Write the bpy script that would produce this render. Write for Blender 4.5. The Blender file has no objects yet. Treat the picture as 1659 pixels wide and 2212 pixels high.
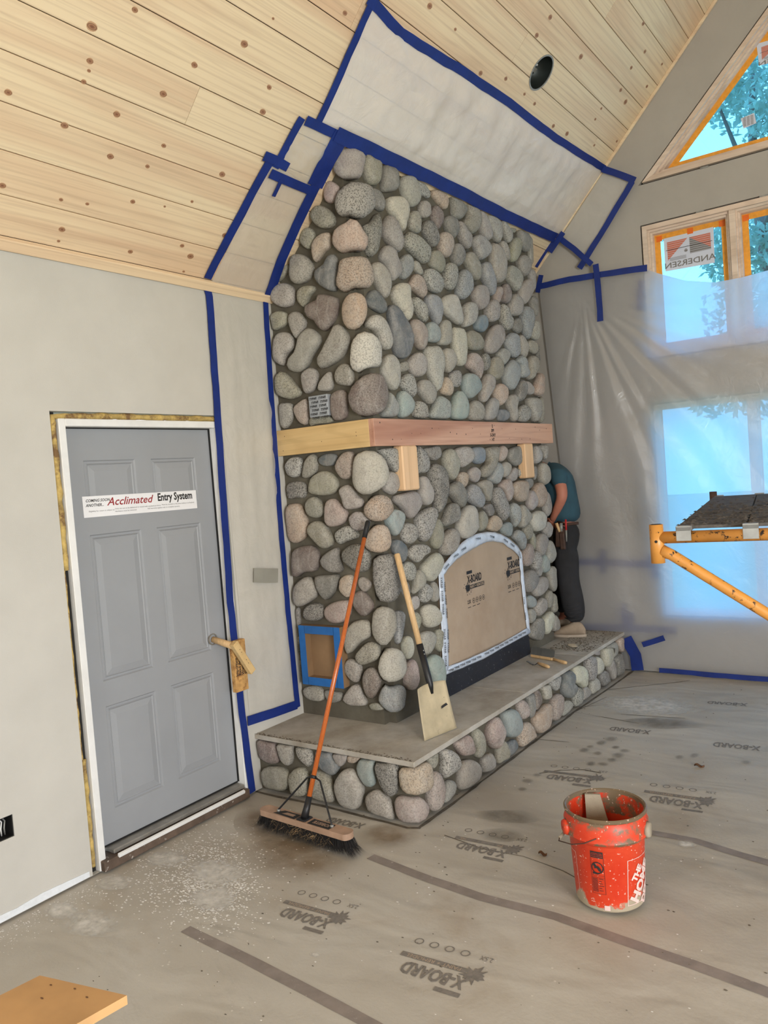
import bpy, bmesh, math, random
from mathutils import Vector, Matrix, noise, geometry
random.seed(7)
S = bpy.context.scene
COL = S.collection
# ------------------------------------------------------------------ camera, world, light, exposure
W, H = 1659, 2212
FPX, YAW, PITCH, ROLL = 1689.38, 0.6202, 0.0423, -0.0761
CX, CZ = 3.3323, 1.7653
cp, sp, cy_, sy_ = math.cos(PITCH), math.sin(PITCH), math.cos(YAW), math.sin(YAW)
FW = Vector((-sy_*cp, cy_*cp, -sp))
_r0 = FW.cross(Vector((0, 0, 1))).normalized(); _u0 = _r0.cross(FW)
RT = _r0*math.cos(ROLL) + _u0*math.sin(ROLL)
UP = -_r0*math.sin(ROLL) + _u0*math.cos(ROLL)
CAMP = Vector((CX, 0, CZ))
cam = bpy.data.cameras.new('camera'); camo = bpy.data.objects.new('camera', cam); COL.objects.link(camo)
cam.sensor_fit = 'VERTICAL'; cam.sensor_height = 36.0; cam.lens = 36.0*FPX/H
cam.clip_start = 0.05; cam.clip_end = 200
camo.matrix_world = Matrix(((RT.x, UP.x, -FW.x, CAMP.x), (RT.y, UP.y, -FW.y, CAMP.y), (RT.z, UP.z, -FW.z, CAMP.z), (0, 0, 0, 1)))
S.camera = camo
world = bpy.data.worlds.new('sky'); S.world = world; world.use_nodes = True
wn = world.node_tree.nodes; wl = world.node_tree.links
bg = wn['Background']; bg.inputs[1].default_value = 4.0
tc = wn.new('ShaderNodeTexCoord'); sx = wn.new('ShaderNodeSeparateXYZ'); wr = wn.new('ShaderNodeValToRGB')
wl.new(tc.outputs['Generated'], sx.inputs[0]); wl.new(sx.outputs[2], wr.inputs[0]); wl.new(wr.outputs[0], bg.inputs[0])
wr.color_ramp.elements[0].position = 0.0; wr.color_ramp.elements[0].color = (0.86, 0.92, 1.0, 1)
wr.color_ramp.elements[1].position = 0.9; wr.color_ramp.elements[1].color = (0.50, 0.72, 1.0, 1)

def area(name, loc, target, sx_, sy_, energy, color):
    l = bpy.data.lights.new(name, 'AREA'); l.shape = 'RECTANGLE'; l.size = sx_; l.size_y = sy_; l.energy = energy; l.color = color
    o = bpy.data.objects.new(name, l); COL.objects.link(o); o.location = loc
    o.rotation_euler = (Vector(target)-Vector(loc)).to_track_quat('-Z', 'Y').to_euler(); return o
area('daylight_patio_door', (6.6, -0.6, 1.7), (1.0, 3.2, 1.3), 1.7, 1.6, 330, (1.0, 0.985, 0.96))
area('daylight_rear_window', (2.6, -3.2, 2.6), (2.0, 3.0, 2.2), 2.8, 1.8, 60, (1.0, 0.96, 0.90))
sun = bpy.data.lights.new('sun', 'SUN'); sun.energy = 3.0; sun.angle = 0.02; sun.color = (1, .95, .86)
suno = bpy.data.objects.new('sun', sun); COL.objects.link(suno)
suno.rotation_euler = Vector((0.85, 0.15, -1.0)).to_track_quat('-Z', 'Y').to_euler()
S.view_settings.view_transform = 'Standard'; S.view_settings.look = 'None'
S.view_settings.gamma = 1.0; S.view_settings.use_curve_mapping = False
S.view_settings.exposure = -0.17

# ------------------------------------------------------------------ measured planes
EAVE, SLOPE = 2.9155, 1.0621
YB = 6.48                      # gable wall
NC = Vector((SLOPE, 0, -1)).normalized()   # ceiling normal, into the room
RIDGE = 3.7

def un(px, py, pl, v=0.0):
    """photograph pixel -> point on a real plane: 'x','y','z' = v, or 'c' the sloped ceiling lowered by v"""
    d = FW + RT*((px-W/2)/FPX) - UP*((py-H/2)/FPX)
    if pl == 'c':
        p0 = Vector((0, 0, EAVE)) + NC*v
        t = (p0-CAMP).dot(NC)/d.dot(NC)
    else:
        i = 'xyz'.index(pl); t = (v-CAMP[i])/d[i]
    return CAMP + d*t

def lin(c):
    return tuple(((x/255)/12.92 if x/255 <= .04045 else ((x/255+.055)/1.055)**2.4) for x in c)

# ------------------------------------------------------------------ materials
def nt(name):
    m = bpy.data.materials.new(name); m.use_nodes = True
    return m, m.node_tree.nodes, m.node_tree.links, m.node_tree.nodes['Principled BSDF']
def mixc(n, l, a, b, f, mode='MIX'):
    x = n.new('ShaderNodeMix'); x.data_type = 'RGBA'; x.blend_type = mode
    for i, v in ((6, a), (7, b), (0, f)):
        if hasattr(v, 'is_output') or isinstance(v, bpy.types.NodeSocket): l.new(v, x.inputs[i])
        elif i == 0: x.inputs[0].default_value = v
        else: x.inputs[i].default_value = (*v[:3], 1)
    return x.outputs[2]
def ramp(n, l, src, *st):
    r = n.new('ShaderNodeValToRGB'); l.new(src, r.inputs[0]); e = r.color_ramp.elements
    while len(e) < len(st): e.new(.5)
    for k, (p, c) in enumerate(st):
        e[k].position = p; e[k].color = (*c, 1) if not isinstance(c, (int, float)) else (c, c, c, 1)
    return r.outputs[0]
def tex(n, l, vec, kind='NOISE', scale=5, detail=3, rough=.6, dist=0):
    if kind == 'NOISE':
        t = n.new('ShaderNodeTexNoise'); t.inputs['Scale'].default_value = scale; t.inputs['Detail'].default_value = detail
        t.inputs['Roughness'].default_value = rough; t.inputs['Distortion'].default_value = dist
        l.new(vec, t.inputs['Vector']); return t.outputs[0]
    t = n.new('ShaderNodeTexVoronoi'); t.inputs['Scale'].default_value = scale; l.new(vec, t.inputs['Vector']); return t.outputs[0]
def coords(n, l, scale=(1, 1, 1), rnd=True, kind='Object'):
    t = n.new('ShaderNodeTexCoord'); mp = n.new('ShaderNodeMapping'); mp.inputs['Scale'].default_value = scale
    l.new(t.outputs[kind], mp.inputs[0])
    if rnd:
        oi = n.new('ShaderNodeObjectInfo'); mm = n.new('ShaderNodeVectorMath'); mm.operation = 'SCALE'
        cb = n.new('ShaderNodeCombineXYZ')
        for i in range(3): l.new(oi.outputs['Random'], cb.inputs[i])
        mm.inputs['Scale'].default_value = 37.0; l.new(cb.outputs[0], mm.inputs[0])
        ad = n.new('ShaderNodeVectorMath'); l.new(mp.outputs[0], ad.inputs[0]); l.new(mm.outputs[0], ad.inputs[1]); return ad.outputs[0]
    return mp.outputs[0]
def bump(n, l, h, b, st=.3, dist=.01):
    x = n.new('ShaderNodeBump'); x.inputs['Strength'].default_value = st; x.inputs['Distance'].default_value = dist
    l.new(h, x.inputs['Height']); l.new(x.outputs[0], b.inputs['Normal'])
def M(name, c, rough=.7, var=.08, scale=6, bst=0, bscale=60, metal=0, c2=None, thr=(.5, .6), tscale=8, spec=None, stretch=(1, 1, 1)):
    m, n, l, b = nt(name); b.inputs['Roughness'].default_value = rough; b.inputs['Metallic'].default_value = metal
    if spec is not None: b.inputs['Specular IOR Level'].default_value = spec
    v = coords(n, l, stretch); c = lin(c)
    f = tex(n, l, v, scale=scale, detail=4)
    out = mixc(n, l, tuple(x*(1-var*1.6) for x in c), tuple(min(1, x*(1+var*1.6)) for x in c), ramp(n, l, f, (.3, 0), (.7, 1)))
    if c2 is not None:
        f2 = ramp(n, l, tex(n, l, v, scale=tscale, detail=6, rough=.7), (thr[0], 0), (thr[1], 1))
        out = mixc(n, l, out, lin(c2), f2)
    l.new(out, b.inputs['Base Color'])
    if bst: bump(n, l, tex(n, l, v, scale=bscale, detail=3), b, bst, .004)
    return m

def stone_mat():
    m, n, l, b = nt('river_stone'); b.inputs['Roughness'].default_value = .78; b.inputs['Specular IOR Level'].default_value = .3
    oi = n.new('ShaderNodeObjectInfo'); v = coords(n, l)
    # soft mottling
    a = tex(n, l, v, scale=9, detail=5, rough=.65, dist=.6)
    c = mixc(n, l, oi.outputs['Color'], (0.42, 0.40, 0.36), ramp(n, l, a, (.35, .1), (.75, .6)), 'MIX')
    c = mixc(n, l, c, (.20, .17, .15), ramp(n, l, tex(n, l, v, scale=14, detail=4, dist=1.5), (.56, 0), (.72, .45)))
    # veins
    wv = n.new('ShaderNodeTexWave'); wv.inputs['Scale'].default_value = 4; wv.inputs['Distortion'].default_value = 9; wv.inputs['Detail'].default_value = 3
    l.new(v, wv.inputs['Vector'])
    c = mixc(n, l, c, (.62, .60, .56), ramp(n, l, wv.outputs[0], (.90, 0), (1.0, .13)))
    # crystal speckle, amount in the alpha of the object colour
    s1 = tex(n, l, v, scale=115, detail=2, rough=.8)
    mr = n.new('ShaderNodeMath'); mr.operation = 'MULTIPLY'; l.new(ramp(n, l, s1, (.51, 0), (.58, 1)), mr.inputs[0]); l.new(oi.outputs['Alpha'], mr.inputs[1])
    c = mixc(n, l, c, (.035, .033, .03), mr.outputs[0])
    s2 = tex(n, l, v, scale=150, detail=2, rough=.8)
    mr2 = n.new('ShaderNodeMath'); mr2.operation = 'MULTIPLY'; l.new(ramp(n, l, s2, (.56, 0), (.63, 1)), mr2.inputs[0]); l.new(oi.outputs['Alpha'], mr2.inputs[1])
    c = mixc(n, l, c, (.47, .45, .40), mr2.outputs[0])
    l.new(c, b.inputs['Base Color'])
    ad = n.new('ShaderNodeMath'); ad.operation = 'ADD'; l.new(tex(n, l, v, scale=22, detail=6, rough=.65), ad.inputs[0]); l.new(s1, ad.inputs[1])
    bump(n, l, ad.outputs[0], b, .55, .006)
    return m

def pine_mat(name, base=(232, 212, 178), streak=(212, 178, 146), along=1, knots=True):
    """wood: grain runs along world axis `along`"""
    m, n, l, b = nt(name); b.inputs['Roughness'].default_value = .55; b.inputs['Specular IOR Level'].default_value = .3
    sc = [9, 9, 9]; sc[along] = .55
    v = coords(n, l, sc)
    c = mixc(n, l, lin(base), lin(streak), ramp(n, l, tex(n, l, v, scale=.55, detail=3, dist=1.0), (.45, 0), (.72, .8)))
    sc2 = [42, 42, 42]; sc2[along] = 1.0
    v2 = coords(n, l, sc2)
    g = tex(n, l, v2, scale=1.0, detail=2, dist=1.2)
    c = mixc(n, l, c, lin(tuple(x*.82 for x in streak)), ramp(n, l, g, (.5, 0), (.66, .22)))
    sc3 = [14, 14, 14]; sc3[along] = .9
    v3 = coords(n, l, sc3)
    wv = n.new('ShaderNodeTexWave'); wv.bands_direction = 'X'; wv.inputs['Scale'].default_value = .9; wv.inputs['Distortion'].default_value = 7; wv.inputs['Detail'].default_value = 2; wv.inputs['Detail Scale'].default_value = .6
    l.new(v3, wv.inputs['Vector'])
    c = mixc(n, l, c, lin(tuple(x*.86 for x in streak)), ramp(n, l, wv.outputs[0], (.78, 0), (.98, .20)))
    oi = n.new('ShaderNodeObjectInfo')
    c = mixc(n, l, c, (1.0, .90, .86), ramp(n, l, oi.outputs['Random'], (0, 0), (.6, 0), (1, .6)), 'MULTIPLY')
    l.new(c, b.inputs['Base Color']); bump(n, l, g, b, .08, .002)
    return m

def knot_mat():
    m, n, l, b = nt('knot'); b.inputs['Roughness'].default_value = .5
    t = n.new('ShaderNodeTexCoord'); ln = n.new('ShaderNodeVectorMath'); ln.operation = 'LENGTH'
    mp = n.new('ShaderNodeMapping'); mp.inputs['Location'].default_value = (-1, -1, -1); mp.inputs['Scale'].default_value = (2, 2, 2)
    l.new(t.outputs['Generated'], mp.inputs[0]); l.new(mp.outputs[0], ln.inputs[0])
    r = ramp(n, l, ln.outputs['Value'], (0, lin((112, 76, 58))), (.45, lin((150, 104, 76))), (.62, lin((176, 136, 104))), (.8, lin((120, 84, 62))), (1.0, lin((196, 158, 122))))
    l.new(r, b.inputs['Base Color']); return m

def plastic_mat(name, trans=.42, tint=(.93, .93, .92), tlf=.3):
    m, n, l, b = nt(name); n.remove(b); out = n['Material Output']
    tr = n.new('ShaderNodeBsdfTransparent'); tr.inputs[0].default_value = (.97, .97, .97, 1)
    di = n.new('ShaderNodeBsdfDiffuse'); di.inputs[0].default_value = (*tint, 1)
    tl = n.new('ShaderNodeBsdfTranslucent'); tl.inputs[0].default_value = (*tint, 1)
    gl = n.new('ShaderNodeBsdfGlossy'); gl.inputs['Roughness'].default_value = .28; gl.inputs[0].default_value = (1, 1, 1, 1)
    v = coords(n, l, rnd=False)
    bp = n.new('ShaderNodeBump'); bp.inputs['Strength'].default_value = .65; bp.inputs['Distance'].default_value = .01
    l.new(tex(n, l, v, scale=7, detail=5, dist=1.5), bp.inputs['Height'])
    l.new(bp.outputs[0], gl.inputs['Normal']); l.new(bp.outputs[0], di.inputs['Normal'])
    a = n.new('ShaderNodeMixShader'); a.inputs[0].default_value = tlf; l.new(di.outputs[0], a.inputs[1]); l.new(tl.outputs[0], a.inputs[2])
    c = n.new('ShaderNodeMixShader'); l.new(a.outputs[0], c.inputs[1]); l.new(tr.outputs[0], c.inputs[2])
    mr = n.new('ShaderNodeMath'); mr.operation = 'MULTIPLY_ADD'; mr.inputs[1].default_value = .16 if trans > .2 else .08; mr.inputs[2].default_value = trans-(.08 if trans > .2 else .05)
    l.new(tex(n, l, v, scale=3, detail=3, dist=2), mr.inputs[0]); l.new(mr.outputs[0], c.inputs[0])
    e = n.new('ShaderNodeMixShader'); e.inputs[0].default_value = .07; l.new(c.outputs[0], e.inputs[1]); l.new(gl.outputs[0], e.inputs[2])
    l.new(e.outputs[0], out.inputs[0]); return m

def glass_mat():
    m, n, l, b = nt('blue_film_glass'); n.remove(b); out = n['Material Output']
    tr = n.new('ShaderNodeBsdfTransparent'); tr.inputs[0].default_value = (.42, .75, .98, 1)
    gl = n.new('ShaderNodeBsdfGlossy'); gl.inputs['Roughness'].default_value = .02
    e = n.new('ShaderNodeMixShader'); e.inputs[0].default_value = .05; l.new(tr.outputs[0], e.inputs[1]); l.new(gl.outputs[0], e.inputs[2])
    l.new(e.outputs[0], out.inputs[0]); return m

def floor_mat():
    m, n, l, b = nt('paper_floor_protection'); b.inputs['Roughness'].default_value = .62; b.inputs['Specular IOR Level'].default_value = .35
    v = coords(n, l, rnd=False)
    c = mixc(n, l, lin((172, 164, 151)), lin((188, 183, 173)), ramp(n, l, tex(n, l, v, scale=.9, detail=4, dist=.8), (.35, 0), (.7, 1)))
    # damp brown patches, pale dust, dark smears
    c = mixc(n, l, c, lin((152, 132, 108)), ramp(n, l, tex(n, l, v, scale=1.3, detail=6, rough=.6, dist=.6), (.56, 0), (.76, .6)))
    v2 = coords(n, l, (1.1, 2.6, 1), rnd=False)
    c = mixc(n, l, c, lin((120, 112, 104)), ramp(n, l, tex(n, l, v2, scale=1.6, detail=7, rough=.68, dist=.5), (.60, 0), (.78, .5)))
    c = mixc(n, l, c, lin((196, 190, 182)), ramp(n, l, tex(n, l, v, scale=2.3, detail=8, rough=.72, dist=.6), (.60, 0), (.78, .5)))
    # spatter dots
    vo = tex(n, l, v, kind='VOR', scale=26)
    msk = ramp(n, l, tex(n, l, v, scale=3.1, detail=3), (.56, 0), (.62, 1))
    mm = n.new('ShaderNodeMath'); mm.operation = 'MULTIPLY'; l.new(ramp(n, l, vo, (.10, 1), (.13, 0)), mm.inputs[0]); l.new(msk, mm.inputs[1])
    c = mixc(n, l, c, lin((206, 200, 190)), mm.outputs[0])
    l.new(c, b.inputs['Base Color'])
    w1 = tex(n, l, v2, scale=1.5, detail=2, dist=.4)
    ad = n.new('ShaderNodeMath'); ad.operation = 'MULTIPLY_ADD'; ad.inputs[1].default_value = .06
    l.new(tex(n, l, v, scale=60, detail=3), ad.inputs[0]); l.new(w1, ad.inputs[2])
    bump(n, l, ad.outputs[0], b, .42, .05)
    return m

def mortar_mat(name, c1, c2):
    m, n, l, b = nt(name); b.inputs['Roughness'].default_value = .9
    v = coords(n, l, rnd=False)
    c = mixc(n, l, lin(c1), lin(c2), ramp(n, l, tex(n, l, v, scale=3, detail=6, rough=.65), (.35, 0), (.68, 1)))
    l.new(c, b.inputs['Base Color']); bump(n, l, tex(n, l, v, scale=70, detail=4), b, .4, .006); return m

MT = {}
MT['stone'] = stone_mat()
MT['mortar'] = mortar_mat('mortar', (76, 70, 58), (102, 97, 84))
MT['slab'] = mortar_mat('cement_slab', (152, 144, 131), (190, 186, 177))
MT['pine'] = pine_mat('pine_ceiling')
MT['pinex'] = pine_mat('pine_lumber_x', (214, 184, 132), (196, 160, 106), along=0)
MT['piney'] = pine_mat('pink_lumber_y', (206, 164, 140), (160, 110, 90), along=1)
MT['pinez'] = pine_mat('pine_lumber_z', (226, 190, 150), (212, 168, 122), along=2)
MT['frame'] = pine_mat('window_wood', (222, 204, 186), (196, 172, 150), along=0)
MT['knot'] = knot_mat()
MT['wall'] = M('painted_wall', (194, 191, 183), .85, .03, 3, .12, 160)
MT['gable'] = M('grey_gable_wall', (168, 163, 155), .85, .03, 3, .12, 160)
MT['white'] = M('white_trim_paint', (226, 226, 224), .5, .04, 8)
MT['primer'] = M('white_primer', (222, 226, 230), .7, .05, 30)
MT['door'] = M('grey_door_paint', (150, 153, 157), .42, .03, 2, .05, 90)
MT['black'] = M('black_rubber', (18, 18, 18), .6)
MT['dark'] = M('dark_gap', (34, 32, 30), .9)
MT['foam'] = M('expanding_foam', (186, 160, 96), .9, .25, 18, .8, 25, c2=(120, 92, 60), thr=(.5, .62), tscale=12)
MT['alu'] = M('worn_aluminium', (170, 166, 158), .4, .12, 12, metal=.7)
MT['sill'] = M('brown_sill_wood', (92, 76, 64), .7, .2, 14, c2=(190, 184, 176), thr=(.62, .66), tscale=40)
MT['tape'] = M('blue_masking_tape', (14, 42, 118), .55, .10, 9, .25, 30)
MT['tapel'] = M('light_blue_masking_tape', (28, 98, 168), .55, .08, 12)
MT['plastic'] = plastic_mat('plastic_sheet', .32, (.97, .95, .92), .22)
MT['plasticw'] = plastic_mat('plastic_sheet_gable', .19, (.84, .85, .87), .80)
MT['plasticl'] = plastic_mat('plastic_sheet_thin', .52, (.84, .81, .74), .2)
MT['glass'] = glass_mat()
MT['floor'] = floor_mat()
MT['card'] = M('brown_board', (176, 156, 134), .8, .06, 2.5, c2=(160, 138, 116), thr=(.45, .75), tscale=1.5)
MT['cardd'] = M('brown_cardboard', (134, 106, 76), .8, .08, 4)
MT['foil'] = M('white_flashing_tape', (206, 216, 230), .3, .08, 20, .9, 26, spec=.7)
MT['ink'] = M('black_print', (38, 36, 36), .7)
MT['inkf'] = M('faded_print', (122, 116, 109), .7, .15, 60)
MT['inkr'] = M('red_print', (150, 38, 44), .6)
MT['paper'] = M('white_sign', (232, 232, 234), .45, .02)
MT['label'] = M('grey_flashing_patch', (150, 155, 160), .5, .05)
MT['orange'] = M('orange_bucket_plastic', (214, 62, 28), .38, .08, 5, .1, 60, c2=(186, 160, 140), thr=(.66, .70), tscale=34)
MT['scaf'] = M('yellow_painted_steel', (198, 136, 62), .38, .08, 8, .15, 40, c2=(52, 38, 30), thr=(.585, .61), tscale=30)
MT['deck'] = M('mortar_crusted_deck', (84, 80, 76), .85, .25, 20, .9, 22, c2=(44, 42, 42), thr=(.5, .62), tscale=12)
MT['galv'] = M('galvanised_steel', (150, 150, 146), .5, .12, 14, metal=.35)
MT['rust'] = M('rusty_steel', (76, 56, 48), .7, .2, 20)
MT['steelb'] = M('black_fireplace_steel', (30, 33, 42), .45, .2, 5, c2=(176, 176, 176), thr=(.645, .67), tscale=70)
MT['handle'] = M('varnished_broom_handle', (186, 98, 44), .25, .10, 8, stretch=(20, 20, 1.5), spec=.6)
MT['hickory'] = M('pale_shovel_handle', (206, 172, 126), .5, .10, 8, stretch=(14, 14, 1.2))
MT['broomw'] = M('worn_broom_block', (166, 136, 114), .6, .15, 8)
MT['bristle'] = M('dark_bristle', (34, 32, 32), .8)
MT['bristleg'] = M('grey_bristle', (112, 114, 112), .8)
MT['blackm'] = M('black_painted_metal', (28, 28, 30), .45, .3, 12)
MT['blade'] = M('mortar_coated_blade', (182, 168, 138), .6, .12, 8, .25, 40, c2=(120, 110, 92), thr=(.62, .68), tscale=14)
MT['mud'] = mortar_mat('dried_mortar', (140, 128, 108), (168, 158, 140))
MT['shirt'] = M('teal_tshirt', (44, 76, 90), .9, .1, 10, .3, 25)
MT['jeans'] = M('dark_work_trousers', (38, 38, 41), .9, .15, 10, .5, 14)
MT['skin'] = M('skin', (176, 112, 90), .55, .05, 10)
MT['hair'] = M('brown_hair', (60, 44, 34), .8)
MT['shoe'] = M('beige_shoe', (158, 140, 120), .8, .08, 20)
MT['sole'] = M('pale_sole', (176, 162, 146), .7)
MT['leather'] = M('dark_leather', (70, 48, 38), .7, .15, 20)
MT['red'] = M('red_plastic', (180, 30, 34), .4)
MT['otape'] = M('orange_glazing_tape', (232, 158, 52), .6, .08, 30)
MT['otaped'] = M('dark_orange_tape', (232, 110, 26), .6, .05)
MT['osb'] = M('osb_board', (196, 152, 92), .75, .18, 22, .3, 30, c2=(150, 104, 56), thr=(.48, .6), tscale=16)
MT['ply'] = M('plywood_face', (190, 148, 98), .7, .10, 5, c2=(120, 88, 62), thr=(.64, .7), tscale=8)
MT['bark'] = M('bark', (110, 100, 92), .9)
MT['leaf'] = M('leaves', (92, 140, 88), .7, .25, 3)
def leaf_mat():
    m, n, l, b = nt('leaves'); out = n['Material Output']; b.inputs['Base Color'].default_value = (*lin((150, 172, 150)), 1); b.inputs['Roughness'].default_value = .6
    t = n.new('ShaderNodeBsdfTranslucent'); t.inputs[0].default_value = (*lin((176, 196, 176)), 1)
    x = n.new('ShaderNodeMixShader'); x.inputs[0].default_value = .5; l.new(b.outputs[0], x.inputs[1]); l.new(t.outputs[0], x.inputs[2]); l.new(x.outputs[0], out.inputs[0]); return m
MT['leaf'] = leaf_mat()
MT['grass'] = M('lawn', (150, 160, 120), .9)
MT['dust'] = M('drywall_dust', (228, 225, 220), .9, .05)
MT['debris'] = M('mortar_crumbs', (96, 88, 76), .95, .2, 30)
MT['leafb'] = M('dead_leaf', (110, 76, 50), .8)
MT['signw'] = M('window_decal', (206, 212, 226), .5, .02)
MT['signo'] = M('orange_decal', (196, 112, 88), .5, .04)
MT['signg'] = M('grey_decal', (120, 118, 116), .5, .04)
MT['can'] = M('dark_can_metal', (52, 58, 56), .4, .1, metal=.5)
MT['duct'] = M('grey_duct_tape', (146, 144, 134), .5, .06)

# ------------------------------------------------------------------ builders
def tag(o, label=None, cat=None, group=None, kind=None):
    if label: o['label'] = label
    if cat: o['category'] = cat
    if group: o['group'] = group
    if kind: o['kind'] = kind
    return o
def thing(name, loc, label, cat, group=None, kind=None):
    o = bpy.data.objects.new(name, None); COL.objects.link(o); o.location = Vector(loc); o.empty_display_size = .05
    return tag(o, label, cat, group, kind)
def wloc(o):
    p = Vector(o.location)
    while o.parent: o = o.parent; p = p + Vector(o.location)*0
    return p
def mesh(name, V, F, mat, parent=None, smooth=False, label=None, recalc=True):
    V = [Vector(v) for v in V]
    c = sum(V, Vector())/len(V)
    me = bpy.data.meshes.new(name); me.from_pydata([v-c for v in V], [], F)
    if recalc:
        bm = bmesh.new(); bm.from_mesh(me); bmesh.ops.recalc_face_normals(bm, faces=bm.faces); bm.to_mesh(me); bm.free()
    me.materials.append(mat)
    if smooth: me.polygons.foreach_set('use_smooth', [True]*len(me.polygons))
    o = bpy.data.objects.new(name, me); COL.objects.link(o); o.location = c
    if parent:
        o.parent = parent; wp = parent.get('_w') or tuple(parent.location)
        o.matrix_parent_inverse = Matrix.Translation(-Vector(wp))
    o['_w'] = tuple(c)
    if label: o['label'] = label
    return o
def from_bm(name, bm, mat, parent=None, smooth=False, label=None):
    V = [v.co.copy() for v in bm.verts]; bm.verts.index_update()
    F = [[v.index for v in f.verts] for f in bm.faces]; bm.free()
    return mesh(name, V, F, mat, parent, smooth, label)
def obox(name, o, a, b, c, mat, parent=None, bev=.003, label=None):
    """box from corner o with edge vectors a,b,c"""
    o, a, b, c = map(Vector, (o, a, b, c)); bm = bmesh.new()
    vs = [bm.verts.new(o + a*i + b*j + c*k) for i in (0, 1) for j in (0, 1) for k in (0, 1)]
    for f in ((0, 1, 3, 2), (4, 6, 7, 5), (0, 4, 5, 1), (2, 3, 7, 6), (0, 2, 6, 4), (1, 5, 7, 3)): bm.faces.new([vs[i] for i in f])
    bmesh.ops.recalc_face_normals(bm, faces=bm.faces)
    if bev: bmesh.ops.bevel(bm, geom=bm.edges[:], offset=min(bev, .3*min(a.length, b.length, c.length)), segments=1, affect='EDGES')
    return from_bm(name, bm, mat, parent, label=label)
def box(name, lo, hi, mat, parent=None, bev=.003, label=None):
    lo, hi = Vector(lo), Vector(hi); d = hi-lo
    return obox(name, lo, (d.x, 0, 0), (0, d.y, 0), (0, 0, d.z), mat, parent, bev, label)
def prism(name, pts, off, mat, parent=None, label=None, smooth=False):
    n = len(pts); pts = [Vector(p) for p in pts]; off = Vector(off)
    V = pts + [p+off for p in pts]
    tris = geometry.tessellate_polygon([pts])
    F = [list(t) for t in tris] + [[i+n for i in reversed(t)] for t in tris] + [[i, (i+1) % n, (i+1) % n+n, i+n] for i in range(n)]
    return mesh(name, V, F, mat, parent, smooth, label)
def frames(P):
    out = []; n = len(P); T = [(P[min(i+1, n-1)]-P[max(i-1, 0)]).normalized() for i in range(n)]
    u = T[0].orthogonal().normalized()
    for t in T:
        u = (u - t*u.dot(t)).normalized(); out.append((u, t.cross(u)))
    return out
def tube_geo(P, R, n=12):
    P = [Vector(p) for p in P]; R = R if isinstance(R, (list, tuple)) else [R]*len(P)
    V = []; F = []
    for p, r, (u, w) in zip(P, R, frames(P)):
        for k in range(n):
            a = 2*math.pi*k/n; V.append(p+(u*math.cos(a)+w*math.sin(a))*r)
    for i in range(len(P)-1):
        for k in range(n): F.append([i*n+k, i*n+(k+1) % n, (i+1)*n+(k+1) % n, (i+1)*n+k])
    F.append(list(range(n))[::-1]); F.append([(len(P)-1)*n+k for k in range(n)])
    return V, F
def tube(name, P, R, mat, parent=None, n=12, label=None):
    V, F = tube_geo(P, R, n); return mesh(name, V, F, mat, parent, True, label)
def smooth_by_angle(o, ang=40):
    me = o.data; me.polygons.foreach_set('use_smooth', [True]*len(me.polygons))
    try: me.set_sharp_from_angle(angle=math.radians(ang))
    except Exception: pass
def lathe_geo(c, prof, n=32):
    c = Vector(c); V = []; F = []
    for r, z in prof:
        for k in range(n):
            a = 2*math.pi*k/n; V.append(c+Vector((r*math.cos(a), r*math.sin(a), z)))
    for i in range(len(prof)-1):
        for k in range(n): F.append([i*n+k, i*n+(k+1) % n, (i+1)*n+(k+1) % n, (i+1)*n+k])
    return V, F
def text(s, fn, mat, parent, size=1.0, shear=0, name='lettering', thick=0.0006, sx=1.0, bold=0, align='CENTER', sub=0):
    """lettering as real flat geometry; fn maps text plane (u, v, height) to the world"""
    cu = bpy.data.curves.new('t', 'FONT'); cu.body = s; cu.size = size; cu.shear = shear; cu.align_x = align; cu.align_y = 'CENTER'
    cu.offset = bold; cu.resolution_u = 2
    to = bpy.data.objects.new('t', cu); COL.objects.link(to)
    dg = bpy.context.evaluated_depsgraph_get(); me = bpy.data.meshes.new_from_object(to.evaluated_get(dg))
    bpy.data.objects.remove(to); bpy.data.curves.remove(cu)
    bm = bmesh.new(); bm.from_mesh(me); bpy.data.meshes.remove(me)
    for _ in range(sub): bmesh.ops.subdivide_edges(bm, edges=[e for e in bm.edges if e.calc_length() > .014], cuts=1)
    if sub: bmesh.ops.triangulate(bm, faces=bm.faces[:])
    for v in bm.verts: v.co = fn(v.co.x*sx, v.co.y, thick)
    if not bm.verts: bm.free(); return None
    V = [v.co.copy() for v in bm.verts]; bm.verts.index_update(); F = [[v.index for v in f.verts] for f in bm.faces]; bm.free()
    return mesh(name, V, F, mat, parent, recalc=False)
def planefn(o, r, u):
    o, r, u = Vector(o), Vector(r).normalized(), Vector(u).normalized(); nn = r.cross(u)
    return lambda a, b, h: o + r*a + u*b + nn*h
def shape(pts, fn, mat, parent, name='print', h=.0004, label=None):
    """flat printed shape in the same (u, v) frame as text"""
    P = [Vector((a, b, 0)) for a, b in pts]; tr = geometry.tessellate_polygon([P])
    return mesh(name, [fn(a, b, h) for a, b in pts], [list(t) for t in tr], mat, parent, recalc=False, label=label)
def disc(cx_, cy0, r, n=14, r2=None):
    return [(cx_+r*math.cos(2*math.pi*k/n), cy0+(r2 or r)*math.sin(2*math.pi*k/n)) for k in range(n)]
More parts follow.
